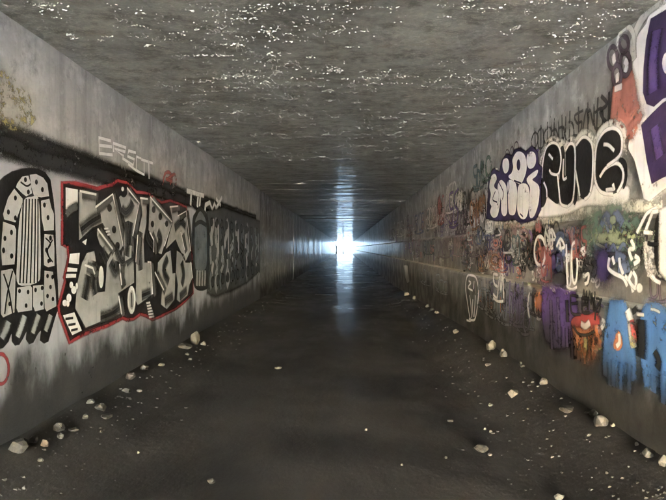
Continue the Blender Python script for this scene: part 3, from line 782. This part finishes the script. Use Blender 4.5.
# ------------------------------------------------------------------ RIGHT WALL, middle band
c5 = crop(480, 210, 6.25); c6 = crop(570, 200, 5)
def tag_obj(s, label, fn):
    q = Paint(s); fn(q); return q.build('graffiti_tag', wr, label)
def b1(q):
    q.ring((498, 243.6), 4, 5, tpink, .03).ring((498, 243), 2, 2.5, salmon, .03).ring((497.6, 259.6), 4, 5, torange, .03).dot((497.6, 259.6), 1.8, 2, tpink, .03)
    q.stroke(c5([(82, 290), (85, 380)]), torange, .02)
tag_obj('B', 'pair of salmon rings sprayed on the middle band', b1)
def b2(q):
    q.ring((510, 240), 3, 9, charcoal, .045).ring((511, 258), 3.2, 4.2, charcoal, .035).stroke(c5([(160, 268), (220, 265)]), palegrey, .02).dot((499.5, 233), 2.6, 4, charcoal, .03)
    q.stroke(c5([(130, 120), (145, 150), (110, 160)]), palegrey, .02)
tag_obj('B', 'dark looped tag on the middle band', b2)
def b3(q):
    q.ring((526, 243), 4.5, 8, charcoal, .04).stroke(c5([(275, 200), (300, 240), (320, 200)]), charcoal, .03).ring((526.5, 233.5), 4, 3.5, tpink, .035).ring((534, 262), 3.5, 7, charcoal, .035).stroke(c5([(280, 280), (300, 320), (330, 280), (345, 340)]), charcoal, .03)
    q.stroke(c5([(325, 130), (345, 165), (330, 200)]), lilac, .04)
tag_obj('B', 'charcoal and pink loops left of the white ring on the middle band', b3)
def b4(q):
    q.ring((543, 251), 5.6, 14.5, rwhite, .045).stroke(c5([(380, 180), (398, 240), (385, 250), (410, 330)]), salmon, .035).stroke(c5([(375, 370), (395, 385), (430, 360)]), rwhite, .05)
    q.dot((541.6, 227), 2, 2.5, tred, .09).dot((543, 273), 5, 3.6, tpink, .06)
tag_obj('B', 'tall white ring with a red spot above it on the middle band', b4)
def b5(q):
    q.ring((564, 243), 5, 7, tblue, .05, .06).dot((564, 248), 3, 6, tblue, .14).ring((561, 264), 4.5, 8, violet, .04, .04).ring((561.5, 264), 2.4, 4.5, tblue, .03, .05).dot((557, 262), 1, 6, violet, .08)
    for s_ in ([(500, 230), (525, 180), (550, 230), (515, 240)], [(520, 200), (530, 260)], [(555, 280), (580, 300), (565, 340), (575, 420)], [(600, 290), (585, 330), (600, 380)]): q.stroke(c5(s_), rwhite, .028)
    q.stroke(c5([(600, 320), (610, 420)]), charcoal, .07, .05).dot((563, 279), 6, 3, charcoal, .08)
tag_obj('B', 'blue and violet bubble tag on the middle band', b5)
def b6(q):
    for s_ in ([(545, 110), (560, 160), (575, 100), (590, 170), (605, 110)], [(600, 200), (620, 160), (640, 220)]): q.stroke(c5(s_), tpink, .03)
    for s_ in ([(430, 130), (450, 170), (470, 120), (495, 175)], [(440, 190), (490, 185)]): q.stroke(c5(s_), palegrey, .03)
    q.stroke(c6([(25, 150), (45, 220), (60, 150), (75, 200)]), tpink, .03).stroke(c6([(10, 160), (30, 240)]), tred, .025)
tag_obj('B', 'pink and pale letters between the blue tag and the green patch', b6)
def b7(q):
    q.fill(c6([(100, 150), (150, 120), (200, 90), (250, 80), (300, 110), (350, 140), (340, 260), (250, 270), (150, 255), (125, 220)]), tgreen, smooth=True, feather=.2)
    q.stroke([(606, 226), (611, 216), (616, 225), (621, 215), (627, 224)], tblue, .05, .05).dot((613, 248), 13, 3, tteal, .12)
    q.fill(c6([(150, 185), (250, 180), (380, 155), (380, 185), (260, 200), (150, 200)]), palegreen, feather=.07)
    q.dot(c6([(237, 100)])[0], 2.2, 2.8, palegreen, .03)
    for s_ in ([(120, 150), (135, 190), (115, 210)], [(150, 140), (165, 190)], [(190, 130), (230, 160), (240, 130), (260, 165)], [(150, 215), (200, 240), (220, 215), (260, 240), (310, 215)], [(300, 130), (320, 160)]): q.stroke(c6(s_), palegreen, .018)
    for s_ in ([(200, 120), (215, 160)], [(270, 130), (285, 160)], [(200, 220), (215, 260), (240, 225), (260, 262), (290, 220), (320, 255)]): q.stroke(c6(s_), tblue, .03)
    q.stroke(c6([(150, 272), (260, 270), (360, 268)]), charcoal, .02, .015).dot(c6([(370, 265)])[0], 2.4, 4, charcoal, .02)
tag_obj('B', 'green and blue sprayed patch on the middle band', b7)
def b8(q):
    q.stroke([(620, 256), (630, 262), (624, 270), (634, 266)], tblue, .05, .06).dot((607, 266), 2, 6, violet, .22)
    for s_ in ([(220, 290), (215, 340), (250, 370), (290, 390), (310, 430)], [(235, 285), (245, 320)], [(270, 290), (275, 330), (290, 370)], [(300, 380), (330, 420), (340, 460)], [(335, 360), (320, 400), (350, 440), (355, 390), (340, 360)], [(330, 200), (345, 240), (320, 250), (335, 300)], [(350, 280), (370, 300), (345, 320)]): q.stroke(c6(s_), rwhite, .03)
    q.dot(c6([(373, 440)])[0], 2.4, 3.4, rwhite, .02)
    for s_ in ([(45, 300), (60, 400)], [(80, 300), (110, 290), (90, 340), (130, 350), (100, 420)], [(130, 300), (150, 330), (135, 380)]): q.stroke(c6(s_), charcoal, .05, .03)
    for s_ in ([(75, 250), (95, 240), (90, 275), (75, 250)], [(95, 380), (115, 370), (110, 410), (95, 420)]): q.stroke(c6(s_), rwhite, .025)
tag_obj('B', 'white dripping figures over blue on the middle band', b8)
def b9(q):
    for s_ in ([(360, 165), (400, 85), (420, 60), (460, 40)], [(400, 165), (425, 100), (440, 60)], [(395, 160), (440, 165)], [(400, 210), (405, 300), (410, 340), (440, 390), (480, 415)], [(425, 360), (450, 395)], [(400, 230), (430, 250), (425, 330)], [(440, 60), (470, 55)]): q.stroke(c6(s_), rwhite, .022)
    q.fill(c6([(405, 230), (440, 210), (455, 240), (450, 340), (415, 330)]), haze_w, smooth=True, feather=.05)
    q.stroke(c6([(478, 75), (462, 120), (458, 220), (462, 310), (478, 365)]), rblack, .04, .012).stroke(c6([(415, 215), (440, 222), (480, 215)]), rblack, .028)
    q.fill(c6([(430, 155), (450, 150), (448, 190), (428, 195)]), palegreen, feather=.03)
    q.fill([(667, 212), (690, 200), (700, 280), (680, 285), (667, 270)], rwhite, feather=.05)
tag_obj('B', 'white and black outlined letter at the frame edge of the middle band', b9)
bspec = [((487, 240), .35, .3, 2, charcoal), ((486, 257), .45, .3, 2, plum), ((492, 226), .3, .12, 3, palegrey), ((476, 244), .6, .3, 2, plum), ((468, 250), .6, .35, 3, charcoal), ((482, 235), .3, .2, 2, tblue), ((460, 245), .8, .3, 3, tpink), ((446, 248), 1.0, .3, 3, plum), ((430, 246), 1.6, .3, 4, charcoal), ((553, 236), .18, .2, 2, palegrey), ((519, 248), .25, .3, 2, tteal), ((472, 232), .3, .2, 2, palegrey), ((484, 262), .3, .2, 2, torange), ((550, 262), .25, .3, 2, tred), ((576, 263), .2, .35, 2, rwhite), ((585, 240), .2, .22, 2, tred)]
for px, w, h, n, m in bspec:
    u, v = uv('B', px)
    scribble(Paint('B'), u + w / 2, v, w, h, n, m, .026).build('graffiti_tag', wr, 'small %s scrawl on the middle band of the right wall' % names[m])

# ------------------------------------------------------------------ RIGHT WALL, lower part
d7 = crop(460, 265, 6.25); d8 = crop(550, 275, 4)
p = Paint('R')
p.stroke(d7([(48, 72), (38, 140), (48, 220), (66, 330), (80, 345), (98, 335), (112, 260), (119, 170), (106, 85), (76, 65)]), rwhite, .03, .015, closed=True)
for s_ in ([(58, 100), (72, 112), (54, 140), (82, 160)], [(64, 190), (72, 250), (76, 330)], [(84, 215), (82, 270), (86, 325)], [(100, 190), (96, 260), (92, 325)], [(92, 100), (88, 150)], [(45, 345), (70, 350), (60, 335)]): p.stroke(d7(s_), rwhite, .024, .014)
p.build('graffiti_tag', wr, 'white ghost-shaped tag on the dark lower wall')
for px, w, h, n, m in (((483, 292), .5, .35, 2, lgrey), ((493, 296), .6, .42, 3, lgrey), ((505, 299), .5, .45, 3, lgrey), ((517, 302), .45, .4, 3, lfviolet), ((524, 306), .35, .45, 2, lfviolet), ((499, 285), .4, .3, 2, lwhite), ((442, 283), 1.2, .3, 3, lgrey), ((425, 276), 1.5, .3, 3, lgrey)):
    u, v = uv('R', px)
    scribble(Paint('R'), u + w / 2, v, w, h, n, m, .035).build('graffiti_tag', wr, 'worn %s scrawl on the lower right wall' % names[m])
p = Paint('R'); p.fill([(404, 266), (408, 267), (409.5, 281), (407.5, 282), (405.5, 276)], lwhite, feather=.1); p.build('graffiti_patch', wr, 'pale smear on the lower right wall far down the tunnel')
p = Paint('R')
p.ring((540, 309), 4.2, 10, lwhite, .03).stroke(d7([(475, 210), (490, 190), (515, 200), (530, 190)]), lblack, .035).stroke(d7([(495, 280), (520, 275), (522, 310), (500, 320), (498, 285)]), lblack, .028).stroke(d7([(478, 230), (470, 280), (485, 330)]), lblack, .022).stroke(d7([(440, 170), (430, 250), (440, 330)]), lwhite, .04)
p.dot((540, 303), 1.5, 4, lorange, .15)
p.build('graffiti_tag', wr, 'small white and black face-like tag left of the violet block')
p = Paint('R')
p.fill([(545, 291), (560, 293.5), (575, 296.5), (576, 315), (574, 332), (566, 342), (556, 343), (548, 336), (545, 315)], lviolet, feather=.13); drips(p, 547, 574, 338, 22, lviolet, 5); p.stroke([(552, 300), (553, 330)], lfviolet, .02, .05).stroke([(568, 300), (569, 322)], lblack, .012, .05)
p.stroke([(559, 297), (560, 318), (561, 345)], lfviolet, .015, .05)
p.build('graffiti_patch', wr, 'violet block on the lower right wall')
p = Paint('R')
p.fill(d8([(95, 185), (130, 165), (165, 168), (195, 160), (200, 200), (180, 230), (140, 236), (105, 215)]), lred, smooth=True, feather=.04)
p.fill(d8([(105, 230), (180, 235), (185, 310), (150, 325), (110, 310)]), lorange, feather=.13); drips(p, 578, 596, 350, 16, lorange, 7)
p.stroke(d8([(130, 195), (148, 205), (165, 190)]), lwhite, .03, .03)
for s_ in ([(88, 78), (92, 150), (128, 158)], [(92, 115), (118, 112)], [(92, 80), (120, 86)], [(134, 90), (138, 148), (165, 150)], [(136, 118), (160, 118)], [(134, 92), (165, 95)], [(180, 90), (192, 130), (214, 95)], [(192, 130), (186, 180)], [(100, 205), (120, 235), (155, 240), (185, 225)], [(155, 240), (157, 300)]): p.stroke(d8(s_), lblack, .016, .014)
p.stroke(d8([(150, 255), (147, 300)]), lyellow, .015, .05).stroke(d8([(205, 240), (208, 300)]), lyellow, .015, .05).stroke(d8([(215, 180), (225, 190), (212, 215)]), lwhite, .035)
p.stroke(d8([(195, 200), (205, 290)]), lorange, .02, .07)
p.build('graffiti_piece', wr, 'black lettering over a red mouth-shaped blob on the lower wall')
p = Paint('R')
p.fill(d8([(255, 122), (300, 122), (315, 170), (328, 240), (338, 330), (342, 400), (320, 420), (300, 350), (282, 330), (262, 350), (240, 400), (226, 390), (232, 300), (242, 200)]), sky_b, feather=.09); drips(p, 607, 634, 372, 26, sky_b, 5)
p.fill(d8([(282, 232), (294, 268), (284, 292), (266, 288), (270, 262)]), lorange, smooth=True, feather=.03)
p.stroke(d8([(284, 236), (286, 270), (274, 285)]), lwhite, .03)
p.build('graffiti_piece', wr, 'sky-blue letter A on the lower right wall')
p = Paint('R')
p.fill(d8([(385, 165), (400, 138), (435, 136), (460, 150), (480, 190), (560, 220), (560, 480), (470, 430), (395, 430), (384, 300)]), sky_b, feather=.09); drips(p, 648, 672, 384, 26, sky_b, 4)
p.stroke(d8([(428, 305), (445, 345), (438, 375)]), lblack, .02, .04)
p.stroke(d8([(412, 137), (430, 140), (450, 150)]), lwhite, .006, .014)
p.build('graffiti_piece', wr, 'second sky-blue letter cut off by the frame edge on the lower right wall')
p = Paint('R')
p.stroke(d8([(318, 140), (330, 180), (335, 235), (345, 290)]), lwhite, .025, .05).stroke(d8([(335, 180), (345, 240), (350, 270)]), lred, .015, .05).stroke(d8([(345, 130), (352, 150)]), lblack, .03, .04).stroke(d8([(372, 180), (375, 250), (372, 330)]), lblack, .03, .08).stroke(d8([(355, 155), (385, 160)]), lwhite, .008, .018)
p.stroke(d8([(345, 250), (338, 285)]), lyellow, .04, .03)
p.build('graffiti_tag', wr, 'white and black drips between the two sky-blue letters')

# ------------------------------------------------------------------ added pale flecks that stand for glints on the ceiling
t = NT('glint_fleck')
M['glint'] = t.done(t.bsdf(t.mix(t.noise((1, 1, 1), 14, 3), (.34, .325, .275), (.55, .53, .47)), .4, t.bump(t.noise((1, 1, 1), 60, 4), .3, .004)))
v, f = [], []
def fleck(x, y, r, a0):
    e = rnd.uniform(.3, .75); h = r * rnd.uniform(.3, .8); k = len(v); zc = ZC + ceil_z(x, y) + .003
    for i in range(6):
        t_ = i * math.tau / 6; rr = r * rnd.uniform(.5, 1.4); xx, yy = rr * math.cos(t_) * 1.5, rr * math.sin(t_) * e
        v.append((x + xx * math.cos(a0) - yy * math.sin(a0), y + xx * math.sin(a0) + yy * math.cos(a0), zc))
    for i in range(6):
        v.append((x + (v[k + i][0] - x) * .6, y + (v[k + i][1] - y) * .6, zc - .005 - h * rnd.uniform(.4, 1)))
    for i in range(6):
        j = (i + 1) % 6; f.append((k + i, k + j, k + 6 + j, k + 6 + i))
    f.append(tuple(range(k + 6, k + 12)))
cnt = 0
while cnt < 760:
    x = rnd.uniform(XL + .05, XU - .05); y = 2.9 + 6.5 * rnd.random() ** 1.2
    d = mnoise.noise(Vector((x * .8, y * 1.1, 31)))
    if d < rnd.uniform(-.35, .4): continue
    cnt += 1
    big = rnd.random() ** 2.5; sx, sy = rnd.uniform(.015, .09), rnd.uniform(.01, .05)
    for q in range(rnd.randint(3, 15)):
        xx, yy = x + rnd.gauss(0, sx), y + rnd.gauss(0, sy)
        if XL < xx < XU: fleck(xx, yy, (.0015 + .0070 * big * rnd.random() + .0018 * rnd.random()) * (1 if yy < 5 else .75), rnd.uniform(-.6, .6))
me = mesh('glint_fleck', v, f)
link('glint_fleck', me, ce, [M['glint']], kind='stuff')

# ------------------------------------------------------------------ stones and rubble
def stone_mat(name, a, b):
    t = NT(name)
    n = t.noise((1, 1, 1), 18, 5, .65); c = t.mix(t.ramp(n, .3, .7), a, b)
    c = t.mix(t.math('MULTIPLY', t.ramp(t.noise((1, 1, 1), 30, 4, .7, off=(2, 5, 1)), .48, .62), .65), c, (.05, .042, .034))
    nz = t.n('ShaderNodeNewGeometry').outputs['Normal']
    return t.done(t.bsdf(c, .7, t.bump(n, .5, .01)))
SM = {'pale': stone_mat('pale_stone', (0.0209, 0.0187, 0.0152), (0.0393, 0.0356, 0.0295)), 'tan': stone_mat('tan_stone', (0.0209, 0.0184, 0.0130), (0.0381, 0.0343, 0.0241)), 'grey': stone_mat('grey_stone', (0.0103, 0.0091, 0.0076), (0.0201, 0.0177, 0.0148)),
      'white': stone_mat('white_stone', (0.0442, 0.0417, 0.0368), (0.0737, 0.0700, 0.0626)), 'rust': stone_mat('rusty_stone', (0.0295, 0.0167, 0.0094), (0.0491, 0.0295, 0.0167)), 'dark': stone_mat('muddy_stone', (0.0086, 0.0076, 0.0064), (0.0172, 0.0148, 0.0123)), 'red': stone_mat('reddish_stone', (0.0177, 0.0123, 0.0106), (0.0295, 0.0209, 0.0179))}
def stone_mesh(rx, ry, rz, seed):
    r = random.Random(seed); bm = bmesh.new()
    for _ in range(34):
        d = Vector((r.gauss(0, 1), r.gauss(0, 1), r.gauss(0, 1))).normalized() * r.uniform(.82, 1.06)
        bm.verts.new((d.x * rx, d.y * ry, d.z * rz))
    res = bmesh.ops.convex_hull(bm, input=list(bm.verts))
    bmesh.ops.delete(bm, geom=[e for e in res['geom_interior'] if isinstance(e, bmesh.types.BMVert)] , context='VERTS')
    bmesh.ops.delete(bm, geom=[q for q in bm.verts if not q.link_faces], context='VERTS')
    bmesh.ops.dissolve_limit(bm, angle_limit=.12, verts=list(bm.verts), edges=list(bm.edges))
    bmesh.ops.bevel(bm, geom=list(bm.edges), offset=min(rx, ry, rz) * .16, segments=2, affect='EDGES', clamp_overlap=True)
    me = bpy.data.meshes.new('stone'); bm.to_mesh(me); bm.free()
    lo = min(q.co.z for q in me.vertices)
    for q in me.vertices: q.co.z -= lo
    return me
def floor_hit(px, py):
    """where the sight line through a photo pixel meets the silt"""
    best = None; y = 2.0
    while y < 60:
        x = (px - CX) * y / F; z = (CY - py) * y / F
        if z <= ZF + bank(min(max(x, XL), XR), y): return x, y
        y += .01
    return (px - CX) * y / F, y
# px, py of the foot, width, height in photo pixels, stone kind, label
stones = [
 (195, 344, 10, 14, 'tan', 'tall upright tan stone at the foot of the left wall'),
 (184, 348, 16, 6, 'grey', 'flat grey slab left of the tall tan stone'),
 (203, 345, 7, 5, 'white', 'small white chunk right of the tall tan stone'),
 (187, 355, 5, 3, 'grey', 'small grey stone in front of the flat grey slab'),
 (190, 360, 4, 3, 'pale', 'tiny pale stone nearest in front of the tall tan stone'),
 (144, 370, 9, 6, 'grey', 'grey stone midway along the left row of rubble'),
 (161, 366, 7, 4, 'pale', 'pale low stone right of the grey stone in the left rubble row'),
 (130, 379, 10, 7, 'red', 'reddish-grey stone in the left rubble row'),
 (126, 392, 11, 5, 'grey', 'low grey stone in front of the reddish one by the left wall'),
 (139, 392, 6, 3, 'pale', 'small pale chip beside the low grey stone by the left wall'),
 (90, 403, 9, 5, 'pale', 'pale oval stone highest in the near left rubble'),
 (100, 410, 13, 7, 'grey', 'broad grey stone just below the pale oval stone'),
 (106, 418, 15, 4, 'dark', 'long flat muddy stone in the near left rubble'),
 (85, 419, 6, 5, 'pale', 'roundish pale stone in the middle of the near left rubble'),
 (58, 431, 12, 10, 'dark', 'upright muddy stone beside the orange stone'),
 (73, 430, 11, 4, 'grey', 'flat grey stone right of the upright muddy stone'),
 (60, 439, 7, 6, 'pale', 'pale stone right of the orange stone'),
 (44, 446, 9, 8, 'rust', 'orange-brown stone at the lower left'),
 (33, 443, 9, 8, 'grey', 'grey stone left of the orange-brown stone'),
 (18, 452, 20, 14, 'dark', 'large dark mud-covered stone at the lower left'),
 (40, 462, 7, 4, 'dark', 'low dark stone below the orange-brown stone'),
 (24, 490, 5, 4, 'white', 'white pebble near the lower left corner'),
 (101, 433, 3, 2.5, 'pale', 'pale pebble right of the near left rubble'),
 (138, 454, 3, 2.5, 'white', 'lone white pebble on the open floor at lower left'),
 (211, 484, 9, 5, 'grey', 'low grey clod on the open floor at the bottom left of centre'),
 (278, 369, 8, 3, 'pale', 'flat pale piece on the middle of the floor'),
 (366, 431, 4, 2.2, 'white', 'small white flake on the floor near the middle'),
 (496, 349, 11, 10, 'tan', 'greenish tan stone at the right edge of the floor'),
 (456, 333, 7, 5, 'pale', 'pale stone nearest the white ghost-shaped tag'),
 (489, 365, 9, 3.5, 'grey', 'flat grey stone in front of the greenish tan stone'),
 (515, 356, 9, 6, 'grey', 'grey stone right of the greenish tan stone'),
 (523, 355, 7, 7, 'dark', 'dark stone touching the grey stone at the right edge'),
 (529, 365, 4, 4, 'pale', 'small pale stone before the dark stone on the right'),
 (536, 367, 5, 3, 'pale', 'small pale chip right of the small pale stone on the right'),
 (563, 384, 10, 7, 'red', 'reddish stone at the foot of the lower right wall'),
 (514, 396, 12, 10, 'pale', 'bright pale angular stone alone on the right floor'),
 (491, 406, 6, 3.5, 'white', 'small white flake below the bright pale stone'),
 (485, 430, 3, 2.5, 'white', 'tiny white pebble at right, upper left of a close pair'),
 (491, 433, 3.5, 3, 'white', 'tiny white pebble at right, lower right of a close pair'),
 (482, 451, 15, 6, 'grey', 'broad low grey stone on the right floor'),
 (490, 456, 5, 2.5, 'white', 'white chip touching the broad low grey stone'),
 (588, 406, 24, 6, 'grey', 'long flat grey slab on the right silt bank'),
 (604, 416, 9, 7, 'grey', 'small grey stone between the long slab and the round grey stone'),
 (621, 424, 17, 12, 'grey', 'large grey rounded stone on the right silt bank'),
 (646, 427, 5, 4, 'white', 'white pebble behind the large rounded stone at right'),
 (637, 446, 4.5, 4, 'white', 'white pebble in front of the large rounded stone at right'),
 (651, 456, 16, 9, 'dark', 'low muddy stone near the right frame edge'),
 (664, 466, 11, 12, 'grey', 'grey stone cut by the right frame edge'),
 (560, 499, 11, 6, 'white', 'white chunk at the bottom edge of the photo'),
 (450, 422, 7, 2.5, 'dark', 'flat muddy chip on the floor right of the middle'),
 (416, 295, 6, 5, 'white', 'bright white scrap far down the right side of the floor'),
 (432, 299, 4, 4, 'white', 'bright white pebble right of the white scrap'),
 (428, 307, 4, 3, 'pale', 'far pale stone below the white scrap'),
 (436, 310, 5, 3, 'grey', 'far grey stone below the bright white pebble'),
 (445, 313, 5, 3, 'pale', 'far pale stone near the white ghost-shaped tag, on the left'),
 (446, 459, 4, 2.5, 'pale', 'pale chip at the bottom right of the middle'),
 (402, 466, 3, 2, 'pale', 'tiny pale chip at the bottom middle'),
]
for i, (px, py, w, h, kind, lab) in enumerate(stones):
    x, y = floor_hit(px, py); s = y / F
    rx, rz = w * s / 2, max(h * s / 2 * 1.3, .006)
    x = min(max(x, XL + rx + .01), XR - rx - .01)
    ry = rx * rnd.uniform(.7, 1.0)
    me = stone_mesh(rx, ry, rz, 100 + i); me.materials.append(SM[kind])
    o = link('stone', me, None, label=lab, cat='stone', group='stones strewn along the tunnel floor')
    z = min(bank(x + a * rx * .6, y + b * ry * .6) for a in (-1, 0, 1) for b in (-1, 0, 1))
    o.location = (x, y + ry * .3, ZF + z - rz * .35); o.rotation_euler = (0, 0, rnd.uniform(-.4, .4))

# gravel: chips too small and too many to count
v, f, mi = [], [], []
gm = [SM['dark'], stone_mat('wet_chip', (.012, .0105, .0095), (.026, .023, .020)), SM['pale'], SM['white'], SM['grey']]
for _ in range(1300):
    y = 2.6 + 16 * rnd.random() ** 2
    side = rnd.random()
    if side < .47: x = XL + .35 + rnd.gauss(0, .2)
    elif side < .95: x = XR - .35 + rnd.gauss(0, .22)
    else: x = rnd.uniform(XL + .2, XR - .2)
    if not XL + .05 < x < XR - .05: continue
    r = rnd.choice((.003, .004, .005, .008, .013, .02 if side < .95 else .004)) * rnd.uniform(.7, 1.2); k = len(v); z = ZF + bank(x, y)
    a0 = rnd.uniform(0, 6)
    for zz, rr in ((-.3, 1.), (.28, .6)):
        for i in range(5):
            q = r * rr * rnd.uniform(.7, 1.25); t_ = a0 + i * math.tau / 5; v.append((x + q * math.cos(t_), y + q * math.sin(t_) * .8, z + zz * r * rnd.uniform(.8, 1.1)))
    f.append((k + 9, k + 8, k + 7, k + 6, k + 5)[::-1]); m = rnd.choices(range(5), (4, 14, .1, .03, .6))[0]; mi.append(m)
    for i in range(5): f.append((k + i, k + (i + 1) % 5, k + 5 + (i + 1) % 5, k + 5 + i)); mi.append(m)
me = mesh('gravel', v, f)
for m in gm: me.materials.append(m)
me.polygons.foreach_set('material_index', mi)
link('gravel', me, None, kind='stuff', label='small stone chips scattered over the tunnel floor', cat='gravel')
# crumbs on the ledge
for px, py, r, lab in ((405, 273.5, .03, 'white crumb on the ledge far down the right wall'), (463, 270.5, .022, 'white crumb on the ledge above the ghost-shaped tag'), (527, 279, .018, 'white crumb on the ledge below the salmon rings')):
    y = XR * 1.02 * F / (px - CX)
    me = stone_mesh(r, r * .8, r * .7, int(px)); me.materials.append(SM['white'])
    o = link('stone', me, None, label=lab, cat='stone', group='crumbs on the ledge'); o.location = (XR + .06, y, ZLEDGE + .002)

# ------------------------------------------------------------------ far mouth: middle pier, leaning branch, drift
def pier_shaft(x0, x1, ya, yb, z0, z1):
    n = .1; prof = [(x0, ya), ((x0 + x1) / 2 - .12, ya - n), ((x0 + x1) / 2 + .12, ya - n), (x1, ya), (x1, yb), ((x0 + x1) / 2 + .12, yb + n), ((x0 + x1) / 2 - .12, yb + n), (x0, yb)]
    v = [(x, y, z0) for x, y in prof] + [(x, y, z1) for x, y in prof]
    return mesh('shaft', v, [tuple(range(7, -1, -1)), tuple(range(8, 16))] + [(i, (i + 1) % 8, (i + 1) % 8 + 8, i + 8) for i in range(8)])
pr = link('post', None, label='thin grey post standing in the bright far mouth', cat='post')
link('shaft', pier_shaft(-.62, -.34, Y1 - 1.0, Y1 - .8, ZF - .05, .35), pr, [M['pier']])
link('footing', pier_shaft(-.78, -.18, Y1 - 1.2, Y1 - .6, ZF - .05, ZF + .3), pr, [M['pier']])
def branch(pts, radii, name):
    bm = bmesh.new(); rings = []
    for (p_, r_) in zip(pts, radii):
        rings.append([bm.verts.new((p_[0] + r_ * math.cos(i * math.tau / 8), p_[1] + r_ * math.sin(i * math.tau / 8), p_[2])) for i in range(8)])
    for a, b in zip(rings, rings[1:]):
        for i in range(8): bm.faces.new((a[i], a[(i + 1) % 8], b[(i + 1) % 8], b[i]))
    bm.faces.new(rings[0][::-1]); bm.faces.new(rings[-1])
    me = bpy.data.meshes.new(name); bm.to_mesh(me); bm.free(); return me
yb = Y1 - 4
br = link('fallen_branch', None, label='dark branch leaning in the bright far mouth left of the post', cat='branch'); br.location = (0, 0, 0)
link('stem', branch([(-2.2, yb, ZF), (-2.32, yb, -.9), (-2.5 + .15, yb, -.2), (-2.75 + .5, yb, .3), (-2.32, yb, .85), (-2.36, yb, 1.3)], [.22, .22, .24, .2, .12, .05], 'stem'), br, [M['bark']])
link('twig', branch([(-2.3, yb, .1), (-2.05, yb - .05, .5), (-1.95, yb - .1, .8)], [.09, .06, .03], 'twig'), br, [M['bark']])
